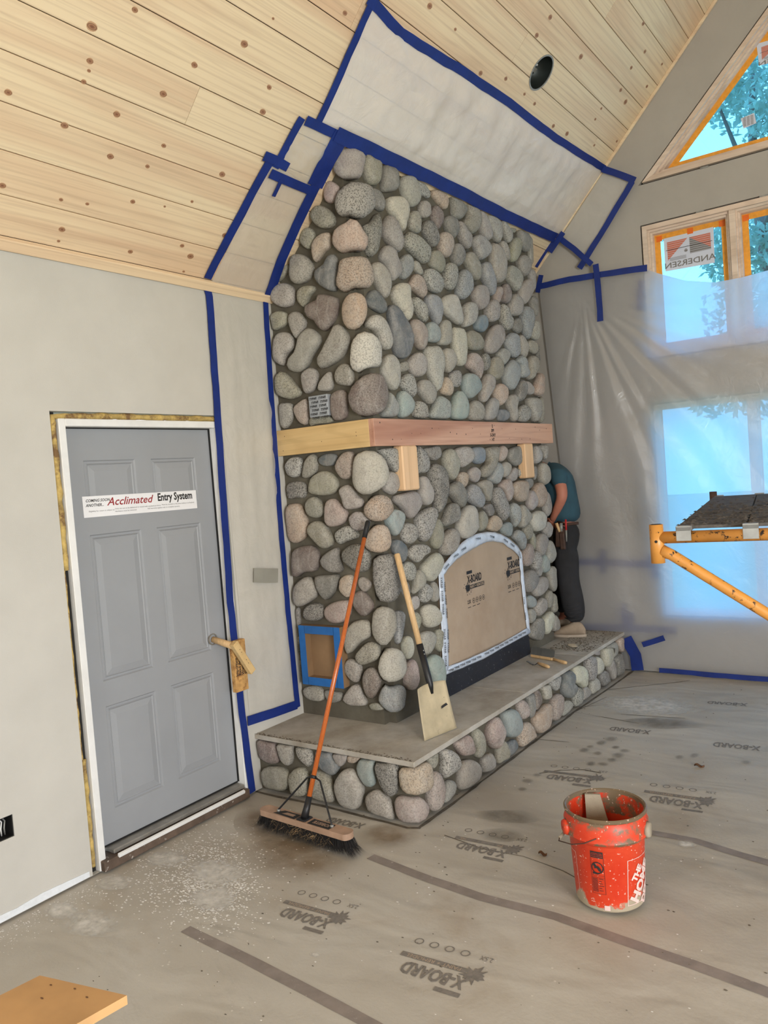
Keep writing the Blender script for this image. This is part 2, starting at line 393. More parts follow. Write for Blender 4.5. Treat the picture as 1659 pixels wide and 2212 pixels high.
# ================================================================== ROOM SHELL
def wall(name, loops, to3, off, mat):
    """wall plate with holes; loops in 2-D, first is the outline"""
    L2 = [[Vector((a, b, 0)) for a, b in lp] for lp in loops]
    tr = geometry.tessellate_polygon(L2); flat = [p for lp in L2 for p in lp]; n = len(flat)
    V = [Vector(to3(p.x, p.y)) for p in flat]; off = Vector(off); V += [v+off for v in V]
    F = [list(t) for t in tr] + [[i+n for i in reversed(t)] for t in tr]; s = 0
    for lp in loops:
        k = len(lp)
        for i in range(k): a, b = s+i, s+(i+1) % k; F.append([a, b, b+n, a+n])
        s += k
    o = mesh(name, V, F, mat); tag(o, kind='structure'); return o
# floor, slightly wrinkled paper sheet over it
def floorz(x, y):
    w = noise.noise(Vector((x*.9, y*3.2, 3.1)))*.011 + noise.noise(Vector((x*2.5, y*8.0, 1.0)))*.003
    k = min(1, max(0, (x-1.0)*1.2))*min(1, max(0, y-1.6))
    return min(0.0, -.010+w*k) - .0005
nx, ny = 90, 110; V = []; F = []
for j in range(ny+1):
    for i in range(nx+1):
        x = -.12+7.3*i/nx; y = -4+10.6*j/ny; V.append((x, y, floorz(x, y)))
for j in range(ny):
    for i in range(nx): a = j*(nx+1)+i; F.append([a, a+1, a+nx+2, a+nx+1])
floor = mesh('floor', V, F, MT['floor'], smooth=True); tag(floor, kind='structure')
tag(box('ground', (-25, -25, -.6), (30, 45, -.35), MT['grass'], bev=0), kind='structure')
tag(box('floor_subfloor', (-.15, -4, -.3), (7.3, 6.7, -.03), MT['dark'], bev=0), kind='structure')

DY0, DY1, DZ0, DZ1 = 2.153, 3.085, 0.08, 2.125        # door slab
wall('wall_left', [[(-4, 0), (6.6, 0), (6.6, EAVE+.02), (-4, EAVE+.02)], [(DY0-.075, 0.0005), (DY1+.05, .0005), (DY1+.05, DZ1+.07), (DY0-.075, DZ1+.07)],
     [(1.58, .341), (1.727, .341), (1.727, .438), (1.58, .438)]], lambda a, b: (0, a, b), (-.14, 0, 0), MT['wall'])
# gable wall with its three openings
def cz_(x): return EAVE+SLOPE*x
TB, TLx = 3.965, 1.445                                   # triangular window: bottom edge, left tip
XR = 3.55
tri = [(TLx, TB-.015), (XR, TB-.015), (XR, TB-.015+(XR-TLx)*1.013)]
up = [(1.442, 2.56), (XR, 2.56), (XR, 3.635), (1.442, 3.635)]
lo = [(1.447, .468), (XR, .468), (XR, 2.207), (1.447, 2.207)]
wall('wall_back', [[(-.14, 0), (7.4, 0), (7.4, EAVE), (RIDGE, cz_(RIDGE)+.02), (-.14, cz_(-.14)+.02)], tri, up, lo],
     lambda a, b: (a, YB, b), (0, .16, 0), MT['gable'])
# right part of the room: posts between wide patio openings (out of frame)
wall('wall_right', [[(-4, 0), (6.6, 0), (6.6, EAVE), (-4, EAVE)], [(-3.4, .05), (.6, .05), (.6, 2.3), (-3.4, 2.3)], [(1.4, .6), (4.6, .6), (4.6, 2.3), (1.4, 2.3)]],
     lambda a, b: (7.4, a, b), (.14, 0, 0), MT['wall'])

wall('wall_rear', [[(-.14, 0), (7.4, 0), (7.4, EAVE), (RIDGE, cz_(RIDGE)+.02), (-.14, cz_(-.14)+.02)], [(1.8, 1.0), (3.6, 1.0), (3.6, 2.4), (1.8, 2.4)]],
     lambda a, b: (a, -4, b), (0, -.14, 0), MT['wall'])
# ceiling: backing slabs and every board of the visible slope
ceiling = thing('ceiling', (0, 2, EAVE), None, None, kind='structure')
NU = -NC
def cpt(x, y, d=0): return Vector((x, y, EAVE+SLOPE*x)) + NC*d      # d>0 into the room
back = obox('ceiling_backing', cpt(-.14, -4, -.06), Vector((RIDGE+.14, 0, SLOPE*(RIDGE+.14))), (0, 10.6, 0), NU*.08, MT['dark'], ceiling, 0)
obox('ceiling_slope', Vector((RIDGE, -4, cz_(RIDGE)+.03)), Vector((3.75, 0, -SLOPE*3.75)), (0, 10.64, 0), Vector((SLOPE, 0, 1)).normalized()*.1, MT['pine'], ceiling, 0)
ROW0, RW = .0345-.0015, .12415
seams = {4: [2.567], 3: [-.6, 5.5], 5: [.3, 4.1], 6: [1.2, 5.9], 7: [-.3], 8: [3.25], 2: [1.0], 1: [0.2, 4.6], 0: [3.9], 9: [.9, 6.1], 10: [4.595], 11: [2.4], 12: [3.1], 13: [5.27], 14: [2.0, 4.2]}
planks = []
k = 0; x = ROW0
while x < RIDGE:
    x1 = min(x+RW, RIDGE+.01); cuts = [-4]+sorted(seams.get(k, [-1.5+((k*1.7) % 3), 2.2+((k*1.3) % 3.5)]))+[YB]
    for a, b in zip(cuts, cuts[1:]):
        g = .0024
        e = Vector((x1-x-g, 0, SLOPE*(x1-x-g)))
        o = cpt(x+g/2, a+g/2, 0); bm = bmesh.new()
        # chamfered room side: section across the board
        u = e.normalized(); w = e.length; sec = [(0, -.018), (0, -.0025), (.0028, 0), (w-.0028, 0), (w, -.0025), (w, -.018)]
        rows = []
        for yy in (a+g/2, b-g/2):
            rows.append([bm.verts.new(Vector((o.x, yy, o.z))+u*s+NC*dd) for s, dd in sec])
        for i in range(6): bm.faces.new([rows[0][i], rows[0][(i+1) % 6], rows[1][(i+1) % 6], rows[1][i]])
        bm.faces.new(rows[0][::-1]); bm.faces.new(rows[1])
        pk = from_bm('plank', bm, MT['pine'], ceiling); planks.append((pk, x, x1, a, b))
    x = x1; k += 1
# knots showing in the boards
def knot(px, py, r):
    p = un(px, py, 'c', 0.0)
    if p.y > YB-.02: return
    s = min(.028, r*((p-CAMP).dot(FW))/FPX)
    e = Vector((1, 0, SLOPE)).normalized(); V = [p-NC*.001]; n = 12; F = []
    for k in range(n):
        a = 2*math.pi*k/n; V.append(p+(Vector((0, 1, 0))*math.cos(a)*s*1.25+e*math.sin(a)*s)*(1+.15*noise.noise(Vector((k, px, py)))) + NC*.0001)
    V += [v+NC*.0009 for v in V[1:]]; V[0] = p+NC*.0012
    for k in range(n):
        k2 = (k+1) % n; F += [[0, n+1+k, n+1+k2], [1+k, 1+k2, n+1+k2, n+1+k]]
    mesh('knot', V, F, MT['knot'], ceiling)
for s in "470,135,24 995,333,16 460,312,16 455,362,9 428,418,12 835,480,18 42,473,17 598,585,17 330,642,18 838,746,12 1137,893,16 565,800,16 755,852,11 983,1032,8 843,1057,6 12,950,16 312,1022,10 447,1044,9 680,1032,12 317,1175,15 300,1234,8 667,1288,12 932,1258,11 975,1312,16 940,1390,7 1150,1205,14 1250,225,19 1378,447,13 1345,573,16 690,50,15 1398,95,7".split():
    a, b, r = map(float, s.split(',')); knot(a/2.37, b/2.37, r/2.37)
for s in "87,55,11 440,25,13 942,72,11 886,147,11 1070,236,12 757,328,9 877,432,8 835,392,7 547,122,7 652,305,11 1012,557,10 1236,375,9 1256,425,11 1330,98,9 1337,215,8 1280,282,8 1408,267,6 1345,360,7 1130,497,6 1220,588,6 1155,452,6 955,525,9 1126,605,6".split():
    a, b, r = map(float, s.split(',')); knot(700+a/1.929, b/1.929, r/1.929)
# round hole for the ceiling light, cut for real
fc = un(1169, 157, 'c'); fr = .107
def cyl_bm(c, ax, r, d0, d1, n=32):
    bm = bmesh.new(); u = ax.orthogonal().normalized(); w = ax.cross(u); R = []
    for d in (d0, d1): R.append([bm.verts.new(c+ax*d+(u*math.cos(2*math.pi*k/n)+w*math.sin(2*math.pi*k/n))*r) for k in range(n)])
    for k in range(n): bm.faces.new([R[0][k], R[0][(k+1) % n], R[1][(k+1) % n], R[1][k]])
    bm.faces.new(R[0][::-1]); bm.faces.new(R[1]); return bm
cut = from_bm('cutter', cyl_bm(fc, NC, fr, .05, -.2), MT['dark'])
for o in [back]+[p for p, x, x1, a, b in planks if a-.2 < fc.y < b+.2 and x-.1 < fc.x < x1+.1]:
    md = o.modifiers.new('b', 'BOOLEAN'); md.object = cut; md.operation = 'DIFFERENCE'; md.solver = 'EXACT'
    dg = bpy.context.evaluated_depsgraph_get(); me = bpy.data.meshes.new_from_object(o.evaluated_get(dg)); o.modifiers.clear(); o.data = me
bpy.data.objects.remove(cut)
lt = thing('recessed_light_can', fc, 'open recessed light can in the sloped pine ceiling', 'ceiling light')
bm = cyl_bm(fc, NC, fr-.002, -.003, -.14); bmesh.ops.delete(bm, geom=[f for f in bm.faces if len(f.verts) > 4 and (f.calc_center_median()-fc).length < .05], context='FACES')
from_bm('can_housing', bm, MT['can'], lt, True)
u_ = NC.orthogonal().normalized(); w_ = NC.cross(u_)
V = []; F = []; n = 32
for k in range(n):
    a = 2*math.pi*k/n; dr = u_*math.cos(a)+w_*math.sin(a)
    V += [fc+dr*(fr-.006)+NC*.001, fc+dr*(fr+.004)+NC*.001, fc+dr*(fr+.004)+NC*.004, fc+dr*(fr-.006)+NC*.004]
for k in range(n):
    for j in range(4): F.append([4*k+j, 4*k+(j+1) % 4, 4*((k+1) % n)+(j+1) % 4, 4*((k+1) % n)+j])
mesh('can_rim', V, F, MT['galv'], lt)
obox('mounting_bracket', fc-NC*.10+Vector((-.01, -.085, -.01)), (.02, 0, .02), (0, .17, 0), NC*.004, MT['galv'], lt, 0)
tube('screw', [fc-NC*.09+Vector((.02, .03, .02)), fc-NC*.075+Vector((.02, .03, .02))], .006, MT['white'], lt, 8)
tube('screw', [fc-NC*.09+Vector((.03, -.03, .03)), fc-NC*.075+Vector((.03, -.03, .03))], .006, MT['white'], lt, 8)
# eave trim, gable trim
tag(obox('trim_1', cpt(-.001, -4, -.0), Vector((.036, 0, .036*SLOPE)), (0, YB+4, 0), Vector((.012, 0, -.022)), MT['pine'], None, .003), kind='structure')
tag(obox('trim_2', cpt(.02, YB-.022, .0), Vector((RIDGE-.02, 0, (RIDGE-.02)*SLOPE)), (0, .02, 0), NC*.022, pine_mat('pine_gable_trim', along=0), None, .003), kind='structure')
# white primer strip along the floor
V = [];F = []
n = 26
for i in range(n+1):
    y = -1+3.06*i/n; h = .036+.012*noise.noise(Vector((y*9, 0, 0)))
    V += [(.0, y, .004), (.0, y, h), (.004, y, h), (.004, y, .004)]
for i in range(n):
    for j in range(4): F.append([4*i+j, 4*i+(j+1) % 4, 4*i+4+(j+1) % 4, 4*i+4+j])
F += [[0, 1, 2, 3], [4*n+3, 4*n+2, 4*n+1, 4*n]]
tag(mesh('baseboard_left', V, F, MT['primer']), kind='structure')
# outlet box in the left wall
ob = thing('outlet_box', (-.03, 1.65, .39), 'open electrical box cut into the left wall left of the door', 'outlet box')
for nm, lo_, hi_ in (('box_back', (-.07, 1.58, .341), (-.066, 1.727, .438)), ('box_side', (-.066, 1.723, .341), (-.004, 1.727, .438)), ('box_side', (-.066, 1.58, .341), (-.004, 1.584, .438)),
                     ('box_top', (-.066, 1.584, .434), (-.004, 1.723, .438)), ('box_bottom', (-.066, 1.584, .341), (-.004, 1.723, .345))): box(nm, lo_, hi_, MT['black'], ob, 0)
for i, y in enumerate((1.61, 1.65, 1.685, 1.70)):
    tube('wire', [(-.06, y, .43), (-.03, y+.006, .41), (-.022, y-.004, .385), (-.035, y+.004, .35)], .0032, MT['white'] if i % 2 == 0 else MT['galv'], ob, 6)

# ================================================================== DOOR
dr = thing('door_1', (0, 2.6, 0), 'grey six-panel entry door in a white primed frame', None, kind='structure')
XS = -.058
def slabmesh():
    P = []
    w = DY1-DY0; st = .115; mid = .1; pw = (w-2*st-mid)/2
    cols = [(DY0+st, DY0+st+pw), (DY1-st-pw, DY1-st)]
    rows = [(DZ0+1.645, DZ0+1.885), (DZ0+.795, DZ0+1.52), (DZ0+.16, DZ0+.67)]
    outer = [(DY0+.002, DZ0), (DY1-.002, DZ0), (DY1-.002, DZ1-.003), (DY0+.002, DZ1-.003)]
    loops = [outer]+[[(a, c), (b, c), (b, d), (a, d)] for a, b in cols for c, d in rows]
    L2 = [[Vector((a, b, 0)) for a, b in lp] for lp in loops]
    V = [Vector((XS, p.x, p.y)) for lp in L2 for p in lp]; F = [list(t) for t in geometry.tessellate_polygon(L2)]
    s = 4
    for lp in loops[1:]:
        a, b, c, d = lp[0][0], lp[1][0], lp[0][1], lp[2][1]; prev = [s, s+1, s+2, s+3]
        for ins, dx in ((.006, -.008), (.016, -.008), (.020, -.002), (.024, -.006), (.055, .0)):
            i0 = len(V); V += [Vector((XS+dx, *q)) for q in ((a+ins, c+ins), (b-ins, c+ins), (b-ins, d-ins), (a+ins, d-ins))]
            for k in range(4): F.append([prev[k], prev[(k+1) % 4], i0+(k+1) % 4, i0+k])
            prev = [i0, i0+1, i0+2, i0+3]
        F.append(prev); s += 4
    i0 = len(V); V += [Vector((XS-.044, *q)) for q in outer]
    for k in range(4): F.append([k, (k+1) % 4, i0+(k+1) % 4, i0+k])
    F.append([i0+3, i0+2, i0+1, i0]); return V, F
V, F = slabmesh(); slab = mesh('door_panel', V, F, MT['door'], dr)
box('door_jamb', (-.13, DY0-.036, 0), (.004, DY0, DZ1+.036), MT['white'], dr)
box('door_jamb', (-.13, DY1, 0), (.004, DY1+.034, DZ1+.036), MT['white'], dr)
box('door_head', (-.13, DY0, DZ1), (.004, DY1, DZ1+.036), MT['white'], dr)
box('weatherstrip', (XS-.03, DY1-.004, DZ0), (XS+.012, DY1+.0005, DZ1), MT['black'], dr, 0)
box('weatherstrip', (XS-.03, DY0, DZ1-.006), (XS+.010, DY1-.004, DZ1+.0005), MT['black'], dr, 0)
box('gap_backing', (-.12, DY0-.075, 0), (-.03, DY0-.037, DZ1+.068), MT['dark'], dr, 0)
def foam(path, r):
    P = []; 
    for i in range(len(path)-1):
        a, b = Vector(path[i]), Vector(path[i+1]); m = max(2, int((b-a).length/.03))
        for j in range(m): P.append(a.lerp(b, j/m)+Vector((noise.noise(Vector((i*9+j*.7, 1, 2)))*.007, noise.noise(Vector((i*9+j*.9, 5, 2)))*.003, 0)))
    P.append(Vector(path[-1])); R = [r*(.8+.5*abs(noise.noise(Vector((k*.8, 3, 7))))) for k in range(len(P))]
    return tube('foam_bead', P, R, MT['foam'], dr, 8)
foam([(-.02, DY0-.055, .03), (-.02, DY0-.055, 0.55)], .013)
foam([(-.018, DY0-.056, 1.45), (-.015, DY0-.056, DZ1+.045), (-.015, DY0+.2, DZ1+.052), (-.015, DY1+.03, DZ1+.052)], .018)
foam([(-.022, DY0-.062, .5), (-.022, DY0-.062, 1.5)], .007)
# threshold
box('sill_board', (-.12, DY0-.03, .001), (.035, DY1+.0, .05), MT['sill'], dr)
obox('threshold', (XS-.02, DY0+.045, .052), (.085, 0, 0), (0, DY1-DY0-.055, 0), (0, 0, .022), MT['alu'], dr, .004)
obox('threshold_nose', (.03, DY0+.045, .047), (.014, 0, -.006), (0, DY1-DY0-.09, 0), (.003, 0, .016), MT['white'], dr, .002)
box('door_sweep', (XS-.03, DY0+.003, .074), (XS+.004, DY1-.004, DZ0+.002), MT['black'], dr, 0)
# banner stuck on the door
x0_ = XS+.0012
B = [un(px, py, 'x', x0_) for px, py in ((181.6, 1119), (426, 1097.6), (422.7, 1058.7), (177, 1073))]
bn = thing('door_banner', B[0], 'white printed banner stuck across the grey door', 'sign')
prism('banner_sheet', B, (.0008, 0, 0), MT['paper'], bn)
bo = (B[0]+B[1]+B[2]+B[3])/4; br = (B[1]-B[0]+B[2]-B[3]).normalized(); bu = Vector((1, 0, 0)).cross(br); bu = -bu if bu.z < 0 else bu
BW = (B[1]-B[0]).length; BH = (B[3]-B[0]).length
fn = lambda a, b, h: bo+Vector((.0010+h, 0, 0))+br*(a*BW)+bu*(b*BH)
def btext(s, u, v, size, mat, sx=1, shear=0, bold=0, al='CENTER'):
    q = BH/BW
    return text(s, lambda a, b, h: fn(u+a*q, v+b, h), mat, bn, size, shear, 'lettering', .0003, sx, bold, al)
btext('COMING SOON', -.48, .28, .19, MT['ink'], .96, .3, .004, 'LEFT'); btext('ANOTHER...', -.48, .06, .19, MT['ink'], .96, .3, .004, 'LEFT')
btext('Acclimated', -.31, .17, .54, MT['inkr'], 1.08, .35, .006, 'LEFT'); btext('Entry System', .125, .22, .54, MT['ink'], .80, 0, .016, 'LEFT')
btext('Eligibility for return is subject to:', -.46, -.22, .09, MT['ink'], 1.2, 0, 0, 'LEFT')
btext('Units are not to be delivered or mixed with standard products', -.25, -.18, .09, MT['ink'], 1.2, 0, 0, 'LEFT')
btext('Hardware must be removed', -.25, -.31, .09, MT['ink'], 1.2, 0, 0, 'LEFT'); btext('Must be stored in a dry place before it is finished', .16, -.16, .09, MT['ink'], 1.2, 0, 0, 'LEFT')
btext('Full warranty applies only to complete systems', .03, -.30, .09, MT['ink'], 1.2, 0, 0, 'LEFT')
# makeshift wooden handle and its block, on the strike side
hd = thing('wooden_door_latch', (XS, 2.98, 1.0), 'improvised wooden latch lever through the round hole in the grey door', 'latch')
h0 = un(459, 1381, 'x', XS); 
bm = bmesh.new(); V = []; F = []
for k in range(24):
    a = 2*math.pi*k/24; c_, s_ = math.cos(a), math.sin(a)
    for r, dx in ((.026, .001), (.033, .001), (.033, .005), (.026, .005)): V.append(h0+Vector((dx, c_*r, s_*r)))
for k in range(24):
    for j in range(4): F.append([4*k+j, 4*k+(j+1) % 4, 4*((k+1) % 24)+(j+1) % 4, 4*((k+1) % 24)+j])
mesh('bore_ring', V, F, MT['alu'], hd)
h1 = un(508, 1397, 'x', .085)
tube('latch_peg', [h0+Vector((.003, 0, 0)), h0.lerp(h1, .5), h1], [.018, .020, .021], MT['hickory'], hd, 8)
h2 = un(540, 1447, 'x', .085); hx = Vector((1, 0, 0)); la = (h2-h1).normalized(); lb = la.cross(hx).normalized()
obox('latch_arm', h1-la*.03-lb*.021-hx*.012, la*((h2-h1).length+.045), lb*.042, hx*.036, MT['pinex'], hd, .004)
for q in (.02, .04, .10, .125): tube('screw_hole', [h1+la*q+hx*.0245, h1+la*q+hx*.0250], .0025, MT['ink'], hd, 6)
ob_ = thing('osb_block', (0.01, 3.16, .95), 'printed scrap block of strand board screwed behind the wooden latch', 'wood block')
q0 = un(512, 1497, 'x', .042); q1 = un(512, 1384, 'x', .042)
Y0, Y1 = q0.y, q0.y+.095
blk = box('strand_block', (.009, Y0, q0.z), (.042, Y1, q1.z), MT['osb'], ob_, .002)
fo = lambda a, b, h: Vector((.0425+h, (Y0+Y1)/2-b, (q0.z+q1.z)/2+a))
for i, s in enumerate(('Important', 'Read App...', 'Warran...', 'Code-R')):
    text(s, lambda a, b, h, i=i: fo(a-.055, b+.033-.022*i, h), MT['ink'], ob_, .026, align='LEFT', bold=.0006)

# ================================================================== WINDOWS in the gable wall
def framebar(name, lp_out, lp_in, y0, y1, mat, parent):
    """mitred frame between two loops (x,z) lists, from depth y0 to y1"""
    n = len(lp_out)
    for i in range(n):
        j = (i+1) % n
        P = [Vector((*lp_out[i],)), Vector((*lp_out[j],)), Vector((*lp_in[j],)), Vector((*lp_in[i],))]
        prism(name, [(p.x, y0, p.y) for p in P], (0, y1-y0, 0), mat, parent)
def inset(lp, d):
    n = len(lp); out = []
    for i in range(n):
        a, b, c = Vector(lp[i-1]), Vector(lp[i]), Vector(lp[(i+1) % n])
        e1, e2 = (b-a).normalized(), (c-b).normalized(); n1, n2 = Vector((-e1.y, e1.x)), Vector((-e2.y, e2.x))
        t = (n1+n2)/(1+n1.dot(n2)); q = b+t*d; out.append((q.x, q.y))
    return out
def window(name, lp, panes, label, tapew=.045, cas=.050, st=.016):
    w = thing(name, (lp[0][0], YB, lp[0][1]), label, None, kind='structure')
    a = inset(lp, .014); b = inset(lp, cas)
    framebar('rough_gap', lp, a, YB+.03, YB+.12, MT['dark'], w)
    framebar('casing', a, b, YB-.012, YB+.13, MT['frame'], w)
    for pl in panes:
        c0 = pl; c1 = inset(pl, st); c2 = inset(pl, st*2); c3 = inset(c2, tapew)
        framebar('sash_step', c0, c1, YB+.015, YB+.13, MT['frame'], w)
        framebar('sash', c1, c2, YB+.035, YB+.13, MT['frame'], w)
        framebar('glazing_tape', c2, c3, YB+.0895, YB+.0915, MT['otape'], w)
        prism('pane', [(p[0], YB+.092, p[1]) for p in c2], (0, .005, 0), MT['glass'], w)
    return w
def rect(a, b, c, d): return [(a, b), (c, b), (c, d), (a, d)]
window('window_1', tri, [inset(tri, .050)], 'triangular gable window with orange taped edges and blue film')
w2 = window('window_2', up, [rect(1.492, 2.61, 2.105, 3.585), rect(2.145, 2.61, 2.80, 3.585), rect(2.84, 2.61, 3.50, 3.585)], 'row of upper windows with orange taped edges half covered by plastic')
for x in (2.125, 2.82): box('mullion', (x-.022, YB-.006, 2.61), (x+.022, YB+.13, 3.585), MT['frame'], w2)
w3 = window('window_3', lo, [rect(1.475, .496, 2.165, 2.179), rect(2.205, .496, 2.84, 2.179), rect(2.88, .496, 3.522, 2.179)], 'tall lower windows glowing behind plastic', .008, .028, .009)
for x in (2.185, 2.86): box('mullion', (x-.022, YB+.02, .496), (x+.022, YB+.13, 2.179), MT['frame'], w3)
# dark orange corner patches on the glazing tape
for (x, z) in ((1.56, 3.52), (2.035, 3.525), (1.80, 3.525), (2.205, 3.525)):
    box('tape_patch', (x-.022, YB+.087, z-.022), (x+.022, YB+.089, z+.022), MT['otaped'], w2, 0)
# shims in the dark gaps
for x, z, t in ((1.9, 3.63, 0), (2.35, 3.63, 0), (1.95, 3.9505, 0), (2.5, 3.9505, 0)): box('shim', (x-.03, YB-.004, z-.006), (x+.03, YB+.03, z+.006), MT['galv'], w2 if z < 3.7 else bpy.data.objects['window_1'], 0)
# manufacturer decals, seen from behind (mirrored)
def decal(name, corners, label, full=True):
    P = [un(px, py, 'y', YB+.088) for px, py in corners]     # BL BR TR TL
    t = thing(name, P[0], label, 'decal')
    prism('decal_sheet', P, (0, -.0008, 0), MT['signw'], t)
    o = (P[0]+P[2])/2; r = (P[1]-P[0]).normalized(); wd = (P[1]-P[0]).length; hh = (P[3]-P[0]).length
    f = lambda a, b, h: Vector((o.x+a*wd, YB+.0868-h, o.z+b*hh))
    if full:
        shape([(-.44, .36), (-.02, .36), (-.44, -.20)], f, MT['signo'], t, 'decal_print'); shape([(.02, .36), (.44, .36), (.44, -.06)], f, MT['signo'], t, 'decal_print')
        shape([(.02, .36), (.44, -.06), (.44, -.12), (.02, -.12)], f, MT['signg'], t, 'decal_print', .0008)
        for k in range(9):
            z = .32-.06*k; shape([(-.44, z), (.44, z), (.44, z-.008), (-.44, z-.008)], f, MT['signw'], t, 'decal_rule', .0012)
        shape([(-.47, .12), (.47, .12), (.47, .105), (-.47, .105)], f, MT['ink'], t, 'decal_rule', .0014)
        text('ANDERSEN', lambda a, b, h: f(-a, b-.36, h), MT['signg'], t, .24, name='lettering', thick=.001, sx=.86, bold=.003)
        for k in range(5): shape([(-.40, -.13-.022*k), (-.06, -.13-.022*k), (-.06, -.138-.022*k), (-.40, -.138-.022*k)], f, MT['signg'], t, 'decal_rule', .0012)
        shape(disc(-.06, -.0, .035, 14, .05), f, MT['signg'], t, 'decal_print', .0010)
    else:
        for k in range(7):
            for j in range(3): shape([(-.42+.28*j, .40-.12*k), (-.42+.28*j+.22, .40-.12*k), (-.42+.28*j+.22, .34-.12*k), (-.42+.28*j, .34-.12*k)], f, MT['signg'], t, 'decal_rule', .0006)
    return t
decal('window_decal', ((1437.5, 586.6), (1544, 567.6), (1541, 490), (1433.5, 516)), 'mirrored maker decal with orange triangles on the upper window glass')
decal('window_decal', ((1640, 142), (1760, 112), (1757, 60), (1634, 95)), 'decal cut by the photo edge high on the triangular window')
decal('window_decal', ((1606, 278), (1634, 266), (1629, 244), (1600, 256)), 'small grey barcode-like sticker on the triangular window glass', False)
# ================================================================== FIELDSTONE FIREPLACE AND HEARTH
# outlines traced in the photograph: region letter -> (x offset, y offset, scale)
REG = {'A': (560, 280, 4.1475), 'B': (560, 640, 4.1475), 'C': (560, 960, 4.1475), 'D': (560, 1320, 4.1475), 'E': (860, 360, 4.1475), 'F': (860, 640, 4.1475),
       'G': (860, 960, 4.1475), 'I': (860, 1280, 4.1475), 'P': (520, 1480, 5.53), 'Q': (760, 1560, 6.636), 'R': (960, 1440, 6.636), 'T': (1140, 1330, 6.636)}
